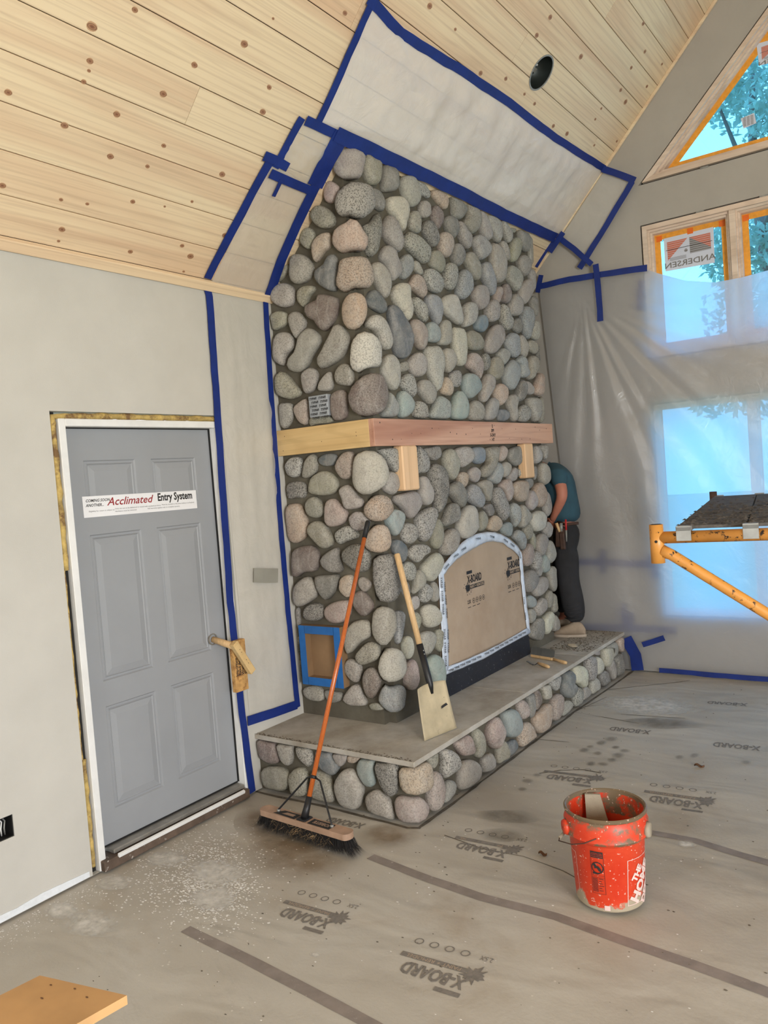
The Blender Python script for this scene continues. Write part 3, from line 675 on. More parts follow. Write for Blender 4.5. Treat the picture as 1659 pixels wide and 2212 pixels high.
# stone kinds: colour, speckle
KIND = {'g': ((150, 147, 136), .30), 'n': ((138, 134, 112), .35), 'm': ((150, 141, 131), .30), 'p': ((162, 138, 125), .30), 'r': ((112, 91, 82), .35),
        'o': ((176, 148, 122), .40), 'w': ((180, 176, 156), .30), 's': ((150, 148, 138), .95), 'd': ((104, 103, 94), .9), 'k': ((112, 110, 102), .35),
        'b': ((76, 88, 96), .15), 'l': ((134, 141, 142), .35), 't': ((128, 146, 142), .15), 'B': ((104, 126, 142), .15)}
FIRE = """
m A 730,150 800,120 880,150 925,220 930,300 905,440 825,435 740,445 665,370 665,280 690,200
n A 945,210 1000,200 1080,250 1095,320 1080,470 1040,505 980,480 930,350
k A 1115,310 1160,290 1220,330 1245,420 1235,540 1180,562 1110,545 1098,400
g A 1270,420 1330,398 1390,420 1425,540 1430,660 1380,700 1330,670 1270,520
s A 1410,425 1450,415 1500,460 1550,570 1535,615 1480,590 1430,560
p A 590,470 630,450 690,490 698,540 660,640 610,658 575,620 570,510
s A 715,560 790,485 840,465 975,500 1010,600 1015,720 960,780 900,805 820,765 730,790 690,720 685,640
k A 1000,520 1060,530 1110,590 1132,660 1115,735 1040,690 1012,600
w A 1140,610 1200,590 1275,600 1325,680 1333,770 1300,900 1275,915 1220,800 1160,720
m A 1455,640 1500,630 1540,680 1540,760 1500,795 1450,770 1440,700
r A 1560,690 1590,675 1640,740 1645,820 1610,900 1570,840 1545,750
n A 470,720 520,672 580,685 650,740 672,820 640,875 560,890 490,840 455,770
o A 740,850 800,820 830,788 890,830 930,930 955,1000 940,1095 860,1080 740,1112 680,1060 660,980 680,900
d A 930,860 1000,820 1060,740 1085,780 1080,900 1060,1060 1010,1150 960,1080 955,960
m A 1130,790 1160,752 1210,800 1260,900 1285,1030 1270,1090 1240,1105 1180,1050 1110,940 1105,850
n A 1360,740 1400,718 1440,750 1455,900 1430,935 1370,900 1345,830
d A 1480,820 1530,810 1580,880 1602,980 1590,1040 1555,1058 1490,960 1468,890
n A 380,900 430,868 470,890 490,960 470,1030 430,1075 370,1030 355,980
o A 520,950 590,915 630,930 630,1040 570,1100 500,1195 475,1140 475,1040
s A 1300,950 1340,905 1400,940 1480,1000 1530,1070 1530,1180 1490,1208 1430,1160 1330,1070 1295,1010
g A 290,1130 340,1105 420,1130 475,1210 470,1300 420,1360 340,1392 285,1350 278,1200
b A 500,1260 590,1190 620,1120 660,1105 688,1160 695,1300 690,1430 640,1455 540,1400 500,1340
o A 740,1170 880,1130 950,1140 1000,1250 1003,1370 970,1430 860,1415 760,1465 705,1400 715,1280
m A 1010,1200 1060,1180 1120,1240 1170,1330 1172,1430 1135,1525 1060,1410 1010,1300
m A 1090,1080 1140,1025 1200,1070 1215,1130 1260,1200 1270,1290 1240,1340 1185,1360 1140,1230 1085,1150
l A 1290,1130 1340,1108 1380,1170 1370,1270 1310,1345 1270,1310 1262,1180
g A 1395,1170 1430,1180 1465,1240 1485,1290 1450,1300 1400,1240
o A 1345,1370 1400,1285 1470,1340 1505,1440 1480,1515 1420,1470 1345,1410
n A 215,1210 250,1200 250,1250 200,1330 140,1375 135,1340 180,1270
m A 110,1430 180,1375 250,1372 300,1420 312,1490 290,1570 210,1598 130,1560 100,1500
n A 345,1440 400,1395 480,1395 490,1430 440,1500 400,1595 350,1560 335,1500
r B 415,90 520,20 550,-30 680,0 705,40 690,170 640,260 590,318 530,290 500,230 430,190
o B 740,60 790,-20 880,-45 950,0 970,90 960,200 920,270 850,305 780,290 740,190
b A 970,1500 1000,1440 1040,1430 1100,1490 1145,1560 1145,1630 1110,1650 1030,1610 975,1560
w A 1190,1420 1240,1370 1320,1375 1345,1450 1345,1530 1370,1610 1360,1690 1320,1722 1270,1640 1190,1500
b B 1155,90 1190,60 1240,90 1300,180 1350,280 1380,400 1370,500 1330,560 1280,570 1220,520 1190,380 1165,220
s B 1370,20 1400,0 1470,50 1508,120 1505,235 1450,200 1385,90
l B 1495,10 1520,-25 1590,-10 1630,70 1628,200 1600,270 1560,200 1510,100
p B 1365,210 1400,200 1460,240 1500,330 1495,450 1455,490 1400,420 1355,290
t B 1510,245 1545,222 1600,260 1625,330 1610,410 1560,418 1505,395 1502,310
n B 90,170 150,128 220,135 245,180 235,250 150,305 115,300 85,230
m B 262,160 310,130 370,150 408,220 400,280 340,385 300,340 258,230
w B 975,190 1020,158 1080,170 1140,250 1190,380 1185,460 1150,492 1090,440 1060,340 960,260
m B 140,370 190,318 270,325 310,400 305,470 240,530 220,625 150,600 130,520
g B 370,350 430,272 500,300 545,360 540,430 480,520 420,640 350,690 270,670 248,590 330,500
g B 680,250 720,245 780,310 805,390 790,450 720,570 560,658 520,610 525,560 590,450
w B 830,430 880,330 950,308 1040,370 1080,460 1085,560 1070,640 980,645 880,695 830,640 820,540
g B 1110,560 1150,515 1210,520 1250,620 1255,740 1215,855 1150,800 1100,680
n B 1270,600 1340,580 1355,655 1268,678
m B 1345,560 1420,495 1490,540 1502,620 1470,710 1400,722 1345,650
w B 1480,460 1540,440 1620,450 1645,600 1640,760 1600,870 1560,800 1500,640
n B 150,720 190,665 250,700 320,790 370,850 350,900 270,928 170,890 137,810
m B 380,680 450,632 510,670 515,740 490,830 420,880 385,830 372,750
m B 540,760 610,672 640,690 650,800 620,850 530,850 520,820
n B 690,650 740,600 800,610 830,680 830,780 800,808 700,790 672,720
r B 830,850 900,730 990,680 1070,700 1110,790 1125,900 1100,1010 1040,1075 930,1085 850,1030 808,930
l B 1160,850 1200,900 1245,980 1240,1060 1200,1090 1100,1080 1115,1010 1150,930
t B 1255,860 1290,840 1350,890 1385,970 1370,1040 1310,1092 1258,1080 1242,960
s B 1275,730 1320,688 1370,710 1405,820 1400,880 1380,910 1300,840 1268,780
g B 1430,760 1470,740 1530,760 1580,860 1575,930 1530,975 1470,910 1420,840
s B 1400,960 1430,930 1500,960 1522,1030 1520,1090 1450,1097 1390,1070
g B 175,970 220,950 280,960 295,1050 270,1140 220,1195 180,1150
p B 310,980 400,915 425,940 430,1080 410,1160 350,1130 305,1050
r B 645,870 730,828 780,880 780,1000 770,1090 680,1125 640,1050 630,950
n B 440,1090 620,1070 640,1130 500,1150 440,1165
o E 315,200 350,185 420,210 460,300 450,370 425,385 370,330 315,250
k E 475,250 510,235 560,270 610,360 615,410 570,475 500,455 485,340
n E 610,330 650,312 710,350 740,480 720,560 665,608 620,560 595,490 620,420
m E 725,390 760,380 800,480 840,600 835,650 800,668 750,600 730,500
g E 790,430 850,415 910,500 928,600 915,670 890,685 830,580 800,500
g E 920,480 960,462 1000,560 1022,620 1010,670 985,685 950,600
n E 1010,545 1050,530 1075,550 1060,590 1020,580
k E 1080,560 1120,545 1170,600 1178,720 1150,770 1110,720 1085,640
g E 1170,590 1200,585 1220,650 1235,780 1220,880 1190,850 1178,700
m E 525,490 560,495 600,560 655,630 640,735 610,738 570,680 545,590
k E 415,460 460,430 520,480 535,580 500,655 470,630 425,540
p E 380,590 430,585 480,640 490,720 470,790 440,822 380,780 365,680
g E 665,650 710,602 780,650 830,730 800,810 730,840 690,740
k E 490,700 540,688 600,760 595,820 540,900 485,830
n E 600,780 650,755 700,820 730,900 733,990 700,1028 640,950 592,840
m E 825,700 860,678 920,720 960,830 965,960 940,1040 880,1035 830,900
m E 920,680 950,660 990,740 1002,820 985,845 940,800
n E 1020,650 1060,628 1095,690 1085,780 1040,860 1005,830 1000,730
n E 290,770 330,742 390,780 425,860 420,920 380,955 290,880
s E 245,920 290,905 360,950 415,1040 410,1100 370,1140 290,1110 235,1000
s E 425,880 460,852 515,890 528,1000 500,1095 470,1112 420,1060 412,960
l E 745,870 800,847 840,940 868,1060 865,1140 830,1158 780,1050 745,970
m E 1075,820 1120,785 1175,830 1185,910 1150,985 1110,970 1075,880
g E 980,900 1020,880 1090,950 1105,1020 1065,1125 1010,1060 970,980
l E 545,960 590,910 650,970 665,1060 640,1140 580,1198 525,1150 528,1060
m E 665,1110 710,1055 780,1070 808,1150 790,1240 740,1292 690,1230 665,1160
p E 865,1110 900,1070 935,1080 930,1160 900,1232 870,1200
r E 937,1080 970,1040 1005,1110 1005,1200 970,1230 932,1190
m E 1090,1060 1160,1000 1195,1030 1205,1110 1150,1220 1120,1238 1085,1180
g E 1175,940 1200,905 1240,950 1240,1060 1220,1120 1190,1020
w E 385,1190 440,1140 510,1150 560,1260 575,1400 550,1425 450,1350 395,1280
g E 582,1260 620,1208 690,1230 708,1310 680,1400 600,1445 578,1400 590,1330
m E 790,1240 850,1180 900,1240 905,1320 880,1380 820,1395 785,1320
m E 1010,1180 1050,1130 1105,1200 1105,1280 1075,1340 1010,1330 995,1250
s E 915,1240 940,1230 990,1310 1022,1390 1010,1450 970,1472 920,1380
B E 710,1350 760,1318 800,1350 808,1430 770,1485 710,1465 688,1420
l E 1105,1270 1150,1240 1200,1290 1203,1400 1180,1520 1155,1555 1125,1480 1105,1380
k E 1190,1170 1220,1150 1270,1190 1270,1290 1235,1348 1190,1230
k E 1030,1400 1060,1355 1105,1365 1115,1450 1080,1497 1030,1450
g E 1200,1400 1230,1370 1285,1410 1290,1500 1250,1560 1200,1520
g E 375,1430 400,1370 450,1380 473,1480 465,1590 400,1608 362,1580 375,1490
w F 480,290 520,270 580,290 605,380 605,600 580,635 530,610 495,480
n F 605,330 650,298 720,330 775,400 770,465 730,488 650,480 610,430
m F 800,340 850,260 900,245 940,280 945,380 910,460 850,520 800,510 775,440
l F 960,380 1010,320 1070,350 1085,440 1080,530 1040,555 980,480
m F 1090,370 1110,338 1150,390 1165,480 1145,555 1100,500
n F 1170,400 1210,388 1250,430 1255,500 1220,518 1165,460
d F 1255,450 1275,430 1290,490 1290,600 1270,630 1255,560
m F 405,480 450,458 490,480 520,570 490,660 450,692 415,620
p F 625,540 650,500 710,520 750,590 760,660 730,752 690,700 612,620
d F 765,520 800,505 828,560 820,640 780,670 762,600
n F 835,560 880,533 925,590 932,680 900,750 830,745 815,670
g F 890,510 940,458 1005,500 1000,560 950,620 915,570
l F 945,650 980,600 1030,560 1085,620 1090,700 1060,790 1020,850 970,810 940,730
l F 1065,560 1100,525 1145,560 1150,640 1168,700 1140,735 1090,720 1085,620 1060,590
n F 1165,570 1200,525 1250,560 1250,640 1200,740 1165,745 1160,650
s F 470,690 530,655 565,690 565,790 540,818 480,800
o F 395,790 430,715 480,770 495,830 470,895 400,870
t F 580,720 620,683 690,700 740,790 735,850 650,923 600,890 575,790
m F 745,790 790,690 840,710 855,780 840,850 775,955 738,930
o F 865,810 910,775 965,820 970,900 920,985 890,960 860,880
k F 1070,800 1110,745 1140,790 1142,890 1100,945 1055,920
m F 1140,770 1170,758 1220,810 1222,870 1185,885 1150,850
o F 1225,800 1260,690 1300,690 1328,760 1320,850 1270,900 1220,870
l F 290,1030 350,900 400,893 460,940 472,1010 460,1095 400,1105 290,1090
t F 485,950 530,845 580,860 615,950 620,1050 590,1110 480,1095
m F 635,990 680,925 740,950 772,1010 760,1110 650,1110
g F 790,990 830,905 880,920 895,980 880,1070 840,1115 780,1105
b F 905,1020 960,1007 1010,1040 1010,1090 960,1122 905,1110
m F 985,900 1030,870 1062,910 1050,1000 1060,1110 1030,1128 1000,1040 975,970
s F 1065,1040 1120,965 1170,990 1190,1060 1150,1130 1080,1120
g F 1150,920 1200,900 1260,920 1280,1000 1260,1110 1215,1130 1180,1040
n F 1282,920 1310,890 1335,950 1338,1060 1310,1125 1280,1130 1285,1000
s C 235,170 280,115 350,110 382,160 360,270 310,303 250,280 228,220
n C 400,160 450,90 490,88 510,150 500,250 430,305 380,290
b C 520,120 570,85 640,78 685,100 680,160 640,195 560,195 515,160
p C 690,160 750,70 820,58 838,110 835,260 800,310 740,315 680,230
w C 870,100 960,40 1050,60 1110,150 1143,260 1120,350 1050,430 960,465 890,430 845,330 850,200
s C 1070,50 1130,28 1220,30 1265,90 1272,200 1240,260 1190,220 1120,120
m C 1140,260 1190,235 1240,270 1260,350 1240,420 1190,458 1115,400 1125,320
d C 235,370 300,330 380,335 415,380 400,480 330,480 250,490
n C 451,310 520,250 590,232 660,270 700,340 690,420 620,460 520,460 440,430
m C 715,400 780,355 840,400 870,460 920,500 915,560 850,585 770,580 740,480
n C 410,520 480,460 540,500 575,570 560,640 500,665 430,630
p C 600,520 660,478 710,520 770,590 785,650 740,720 640,745 590,690
o C 940,580 980,490 1070,443 1150,470 1190,540 1190,600 1130,680 1050,697 970,670
m C 800,650 850,600 920,610 965,670 960,740 890,780 830,760 800,700
o C 250,560 290,525 360,530 400,620 430,700 420,820 340,895 270,870 250,750
n C 440,720 500,680 570,700 630,790 662,870 640,920 570,938 480,850 435,780
s C 670,790 760,728 830,740 880,800 870,840 760,880 720,902 680,870
o C 970,790 1020,730 1110,710 1160,780 1172,880 1140,960 1040,975 960,930 940,860
m C 1205,460 1290,430 1390,412 1440,460 1455,540 1400,640 1350,672 1290,590 1205,510
t C 1150,610 1210,575 1300,610 1305,660 1250,800 1215,825 1150,720 1140,660
s C 1290,730 1340,697 1410,730 1432,800 1400,870 1340,898 1285,850
m G 200,290 250,285 300,370 315,440 300,535 240,548 190,450 200,400
s G 175,20 220,30 270,110 285,190 260,250 220,262 175,240
k G 240,40 300,20 370,10 398,60 395,110 340,148 290,120
n G 405,90 450,30 500,60 535,140 540,220 510,310 470,318 420,220
d G 290,200 330,160 400,190 435,270 440,400 420,540 370,630 330,600 320,450 275,270
m G 500,50 560,15 650,20 690,90 670,150 600,205 560,205 500,120
o G 545,270 590,240 635,270 630,340 600,390 550,350
k G 445,380 530,320 590,390 605,460 590,550 560,570 480,480 450,430
B G 660,40 720,15 780,40 785,150 720,180 680,150
n G 790,30 900,10 900,60 860,200 800,300 745,290 745,220 800,140
m G 640,240 690,195 740,230 742,290 710,345 660,320
l G 610,430 650,355 700,370 765,470 768,530 735,575 650,530 610,480
l G 820,290 870,170 910,160 935,220 920,300 890,360 820,330
p G 910,40 940,5 980,40 970,110 930,158 900,130
k G 985,60 1030,20 1110,10 1128,60 1110,150 1060,200 1000,150
m G 930,190 970,150 1018,190 1000,270 950,300 935,260
m G 1000,260 1050,200 1082,240 1060,320 1000,335 985,300
s G 1085,220 1110,170 1145,180 1152,290 1110,305 1080,270
g G 1225,10 1270,40 1295,110 1270,160 1225,165
m G 1270,10 1335,0 1340,100 1320,140 1295,80
k G 1230,200 1255,200 1257,280 1235,320
m G 1270,180 1310,160 1345,210 1350,330 1310,370 1270,320
m G 715,350 780,310 840,340 840,410 825,510 790,500 750,420
s G 850,400 900,375 950,470 990,580 985,650 940,690 900,610 845,500
p G 910,370 950,310 1000,320 1022,420 1010,490 985,515 945,430
o G 1030,350 1090,318 1150,330 1165,400 1150,490 1090,522 1030,450
k G 1155,310 1210,305 1225,360 1190,400 1170,370
o G 1215,380 1260,335 1310,370 1328,450 1290,560 1250,560 1215,470
m G 1165,480 1190,405 1235,450 1240,540 1200,598 1165,560
m G 1310,470 1330,410 1375,480 1378,590 1340,655 1310,580
k G 440,560 480,520 540,530 558,600 550,670 480,720 410,740 395,700 420,630
w G 560,620 620,540 680,545 715,640 710,760 660,830 580,852 530,790 530,710
n G 725,640 760,585 800,640 805,700 770,770 725,770
k G 770,560 830,525 870,580 865,630 830,645 800,600
o G 815,700 865,630 925,670 930,730 890,785 810,765
l G 1000,550 1040,515 1085,560 1080,680 1050,750 1030,680 1000,620
g G 1090,570 1120,535 1180,620 1180,670 1120,750 1085,730
w G 1185,640 1240,590 1300,600 1325,660 1300,760 1230,785 1190,730
t G 930,730 990,690 1030,720 1030,790 1000,830 940,800
n G 1130,750 1170,700 1200,760 1195,830 1160,860 1130,800
g G 1305,740 1340,685 1380,740 1370,820 1340,840 1305,790
l G 1035,800 1070,760 1120,800 1138,870 1120,950 1080,890 1035,840
s G 165,640 230,580 310,550 345,600 330,680 290,790 250,880 190,850 155,720
n G 300,720 350,655 390,700 410,820 390,900 350,948 310,900 298,820
m G 400,830 470,745 540,770 550,850 510,950 450,1000 390,990 380,920
n G 1205,800 1225,790 1245,860 1230,950 1205,900
m G 1235,850 1280,790 1325,830 1328,910 1290,1000 1260,1000 1230,940
p G 1120,950 1170,880 1200,920 1200,1020 1170,1090 1130,1090 1115,1010
g G 1325,880 1370,855 1400,920 1400,1010 1370,1070 1325,1040
s G 1205,970 1250,950 1280,1020 1270,1100 1220,1138 1197,1060
s G 95,960 140,900 220,890 290,910 305,960 230,1010 180,1065 110,1020
w G 215,1080 320,975 370,965 405,1020 395,1090 320,1220 260,1230 215,1160
s G 40,1090 80,1045 140,1060 162,1120 150,1200 110,1228 50,1180
n G 160,1150 200,1115 245,1190 230,1270 150,1340 130,1330 150,1240
s G 210,1290 240,1240 300,1270 305,1350 260,1420 200,1400
g G 315,1240 350,1235 375,1300 370,1400 310,1400
m G 130,1380 180,1350 203,1390 195,1460 150,1490 120,1450
t G 1285,1020 1310,980 1350,1050 1350,1130 1310,1155 1280,1100
k G 1130,1160 1190,1115 1245,1170 1240,1250 1180,1330 1140,1300
g G 1345,1110 1400,1085 1440,1130 1445,1290 1390,1320 1350,1240
m G 1215,1270 1280,1180 1340,1200 1340,1280 1270,1360 1220,1360
g G 1250,1130 1285,1075 1300,1130 1280,1185 1250,1170
t G 1160,1380 1195,1348 1245,1390 1240,1450 1180,1465
n G 1340,1340 1365,1300 1390,1350 1385,1440 1350,1470 1335,1400
n G 1390,1340 1430,1340 1453,1410 1440,1490 1400,1510 1388,1440
m G 1230,1440 1290,1365 1335,1400 1325,1480 1260,1545 1230,1510
g G 1175,1490 1210,1470 1240,1510 1230,1570 1190,1605
w I 1300,240 1360,160 1388,210 1380,290 1330,380 1308,350
k I 1190,300 1250,225 1300,240 1310,330 1270,430 1200,420 1160,380
m I 1385,220 1410,195 1450,240 1450,330 1400,350 1382,290
w I 215,150 270,98 340,120 385,190 375,280 310,320 240,300
n I 150,190 190,175 222,240 200,320 170,360 155,290
g I 200,380 260,337 330,360 338,440 290,540 240,562 200,480
n I 350,340 400,325 415,400 415,520 380,535 345,480
t I 270,590 330,545 390,590 412,700 408,800 370,870 310,800 260,680
w I 55,420 90,385 130,400 150,500 120,590 70,595 50,500
p I 80,640 140,590 170,640 190,800 150,880 80,860 65,750
d C 1015,1020 1080,985 1190,965 1225,1020 1240,1160 1260,1290 1215,1410 1110,1425 1050,1370 1015,1240
b C 1200,870 1250,848 1320,910 1325,1000 1290,1065 1215,980
k C 1300,1230 1345,1230 1365,1310 1350,1390 1300,1330
l D 1240,0 1300,0 1310,60 1290,200 1260,310 1235,250 1240,120
r C 300,960 390,905 480,905 530,970 535,1060 500,1140 400,1150 330,1200 300,1150
k C 555,1010 640,940 700,925 720,1040 735,1090 730,1150 620,1145 545,1070
d C 745,960 820,895 900,890 970,960 990,1040 970,1130 900,1155 820,1110 750,1040
m C 310,1280 380,1200 440,1180 490,1230 525,1320 490,1390 360,1462 310,1400
k C 500,1180 600,1165 705,1165 700,1250 660,1340 600,1400 540,1330 505,1240
o C 720,1200 780,1165 830,1190 830,1330 780,1378 715,1320 710,1250
m C 880,1210 920,1185 990,1240 980,1290 930,1330 880,1270
r C 850,1330 920,1310 1000,1410 1010,1480 930,1550 860,1480 835,1400
d C 400,1470 460,1425 540,1430 575,1480 560,1560 480,1590 390,1560
p C 590,1460 680,1405 790,1395 820,1440 800,1540 740,1600 640,1605 580,1540
k C 315,1480 340,1465 355,1540 350,1650 330,1640
k D 335,230 350,240 345,330 340,400 330,300
k D 350,440 360,500 370,640 358,630 345,520
m D 780,180 850,90 960,75 1000,140 990,230 900,290 800,395 765,320
n D 1010,40 1060,-40 1150,-45 1215,0 1225,120 1190,260 1130,322 1060,300 1010,190
n D 870,380 960,280 1040,290 1075,360 1050,440 920,488 865,440
w D 1070,450 1100,370 1190,320 1270,360 1312,460 1290,580 1220,640 1120,630 1070,540
m D 760,470 800,425 870,450 910,520 900,600 870,648 800,600 755,530
r D 930,560 980,500 1040,530 1080,620 1060,720 1000,798 950,750 925,650
l D 1080,720 1120,658 1180,680 1270,655 1300,720 1290,860 1200,918 1110,870 1070,790
m D 750,770 830,660 890,670 920,750 960,830 930,855 810,850 750,810
n D 970,850 1000,828 1060,835 1105,890 1000,893
n D 390,690 480,668 550,700 575,780 540,815 440,800 385,750
k D 580,710 650,720 735,740 730,800 660,832 600,810 570,750
"""
HEARTH = """
r P 190,620 260,580 350,600 390,700 450,880 440,940 380,950 270,910 210,840
m P 420,720 460,640 540,625 600,680 615,800 600,930 550,978 480,900
s P 650,720 700,680 780,720 850,850 830,960 800,985 720,920 660,830
b P 880,730 960,740 1060,800 1090,900 1160,960 1150,1050 1090,1090 1000,1040 920,960
m P 1070,850 1120,800 1240,810 1250,900 1180,990 1120,940
o P 1262,820 1390,825 1350,940 1260,930
n P 240,1030 310,970 450,975 540,1020 580,1100 560,1230 500,1270 360,1250 270,1200
n P 565,1080 650,990 730,990 790,1080 790,1200 760,1330 640,1340 590,1240
n P 840,1040 960,1030 1060,1100 1110,1250 1110,1400 1020,1410 900,1360 840,1290
m P 1140,1120 1230,1000 1330,1000 1410,1120 1460,1260 1430,1430 1370,1500 1220,1450 1150,1330 1130,1200
t Q 60,600 110,500 200,490 300,510 300,700 320,880 290,940 220,945 150,880 60,700
d Q 340,530 400,580 640,620 640,1000 560,1085 460,1000 380,850 325,650
o Q 670,680 720,620 870,610 1070,530 1130,640 1140,880 1090,990 960,1050 760,1010 680,900
m Q 190,1060 280,980 360,970 480,1060 560,1180 600,1430 500,1410 260,1290 200,1200
p Q 600,1130 660,1050 850,1080 1000,1060 1090,1180 1090,1290 1030,1440 930,1550 850,1550 700,1430 620,1280
n Q 1110,520 1180,450 1260,430 1260,580 1200,675 1150,640
s Q 1280,390 1370,370 1500,440 1570,590 1540,680 1420,760 1330,820 1290,700 1310,560
p Q 1140,760 1220,685 1290,780 1330,950 1300,1120 1230,1260 1150,1290 1090,1150
g Q 1370,870 1420,820 1500,850 1510,940 1460,1060 1340,1180 1335,1050
m R 210,1500 250,1370 340,1320 450,1340 520,1440 520,1560 470,1650 380,1740 240,1790 200,1700
p R 155,1100 220,980 320,935 380,980 430,1100 455,1220 400,1270 270,1290 190,1200
n R 425,850 490,840 560,950 595,1100 590,1220 520,1320 450,1290 460,1180 430,1080
p R 620,900 680,760 760,700 800,800 848,930 800,1090 740,1190 680,1170 620,1050
t R 830,680 900,580 1000,600 1080,720 1095,870 1040,990 960,1030 870,990 850,850
n R 770,1150 830,1060 890,1070 930,1200 920,1330 830,1425 770,1400 760,1280
m R 550,1330 640,1250 700,1235 750,1340 740,1460 650,1550 560,1520
b R 930,1100 1030,1040 1080,1100 1070,1240 940,1320
p R 1060,470 1140,470 1220,590 1220,690 1160,760 1100,740 1060,600
o R 1090,870 1180,780 1260,820 1335,990 1320,1050 1200,1140 1110,1190 1080,1100 1070,980
k R 1190,420 1250,370 1300,390 1310,620 1270,750 1235,700 1220,560
r R 1315,350 1350,295 1400,400 1415,500 1330,640 1315,500
w R 1400,250 1450,215 1520,260 1550,400 1540,460 1460,480 1430,380
o R 1290,700 1400,580 1490,510 1540,580 1530,720 1490,880 1370,980 1310,930 1270,820
s T 330,910 420,840 490,850 490,940 440,1080 370,1050
p T 350,1200 430,1110 480,1130 490,1260 460,1440 400,1510 340,1490 335,1340
b T 500,790 560,760 630,780 640,880 620,960 680,1010 670,1110 610,1190 520,1170 490,1040 505,900
w T 645,740 720,685 800,730 840,860 830,1010 780,1040 720,990 640,960 640,850
s T 835,600 930,550 965,640 970,850 920,940 870,930 845,800
w T 1000,580 1040,620 1080,740 1050,820 990,855 975,760 980,650
m T 975,510 1050,480 1055,560 1000,570
w T 1080,460 1200,445 1220,540 1190,640 1150,740 1090,720 1080,600
g T 1110,400 1250,350 1290,420 1290,540 1230,610 1205,600 1225,480 1190,430
o T 1300,340 1380,290 1440,400 1430,490 1340,520 1300,430
k T 1230,620 1290,530 1340,620 1360,830 1300,880 1265,860 1250,720
m T 1170,660 1210,620 1250,740 1260,880 1220,930 1195,850 1160,760
k T 1350,560 1400,545 1445,650 1440,760 1370,810 1362,680
k T 1045,860 1100,780 1160,820 1195,940 1170,1020 1090,1040 1055,960
w T 920,930 980,875 1030,930 1045,1040 990,1130 920,1130 910,1030
m T 815,1040 860,1005 910,1070 910,1140 830,1220 803,1210 812,1120
s T 670,1080 730,1015 790,1060 800,1160 770,1280 690,1330 665,1250
g T 500,1260 580,1205 650,1230 670,1300 600,1410 510,1450 490,1350
"""
class Lsurf:
    """two faces meeting at a vertical rounded corner: left face looks to -y, front face looks to +x"""
    def __init__(s, xc, yc, r=.05): s.xc, s.yc, s.r = xc, yc, r; s.a = r*math.pi/4
    def inv(s, px, py, d):
        p = un(px, py, 'y', s.yc-d)
        if p.x <= s.xc-s.r: return (p.x-(s.xc-s.r)-s.a, p.z)
        p = un(px, py, 'x', s.xc+d)
        if p.y >= s.yc+s.r: return (p.y-(s.yc+s.r)+s.a, p.z)
        dd = un(px, py, 'x', s.xc+d)-CAMP; o = Vector((s.xc-s.r, s.yc+s.r)); q = Vector((CAMP.x, CAMP.y))-o; e = Vector((dd.x, dd.y)); R = s.r+d
        A = e.dot(e); Bq = 2*q.dot(e); Cq = q.dot(q)-R*R; D = Bq*Bq-4*A*Cq
        t = (-Bq-math.sqrt(max(0, D)))/(2*A); p = CAMP+dd*t; ang = math.atan2(p.y-o.y, p.x-o.x)   # -90deg..0
        ang = min(0, max(-math.pi/2, ang)); return ((ang+math.pi/4)*s.r, p.z)
    def pos(s, u, z, d):
        if u < -s.a: return Vector((s.xc-s.r+u+s.a, s.yc-d, z))
        if u > s.a: return Vector((s.xc+d, s.yc+s.r+u-s.a, z))
        t = u/s.r-math.pi/4; R = s.r+d; return Vector((s.xc-s.r+R*math.cos(t), s.yc+s.r+R*math.sin(t), z))
def closed_curve(P, n):
    m = len(P); Q = []
    for i in range(m):
        p0, p1, p2, p3 = P[i-1], P[i], P[(i+1) % m], P[(i+2) % m]
        for k in range(6):
            t = k/6; Q.append(.5*((2*p1)+(p2-p0)*t+(2*p0-5*p1+4*p2-p3)*t*t+(3*p1-p0-3*p2+p3)*t*t*t))
    L = [0]
    for i in range(len(Q)): L.append(L[-1]+(Q[(i+1) % len(Q)]-Q[i]).length)
    out = []; j = 0
    for k in range(n):
        s = L[-1]*k/n
        while L[j+1] < s: j += 1
        f = (s-L[j])/max(1e-9, L[j+1]-L[j]); out.append(Q[j].lerp(Q[(j+1) % len(Q)], f))
    return out
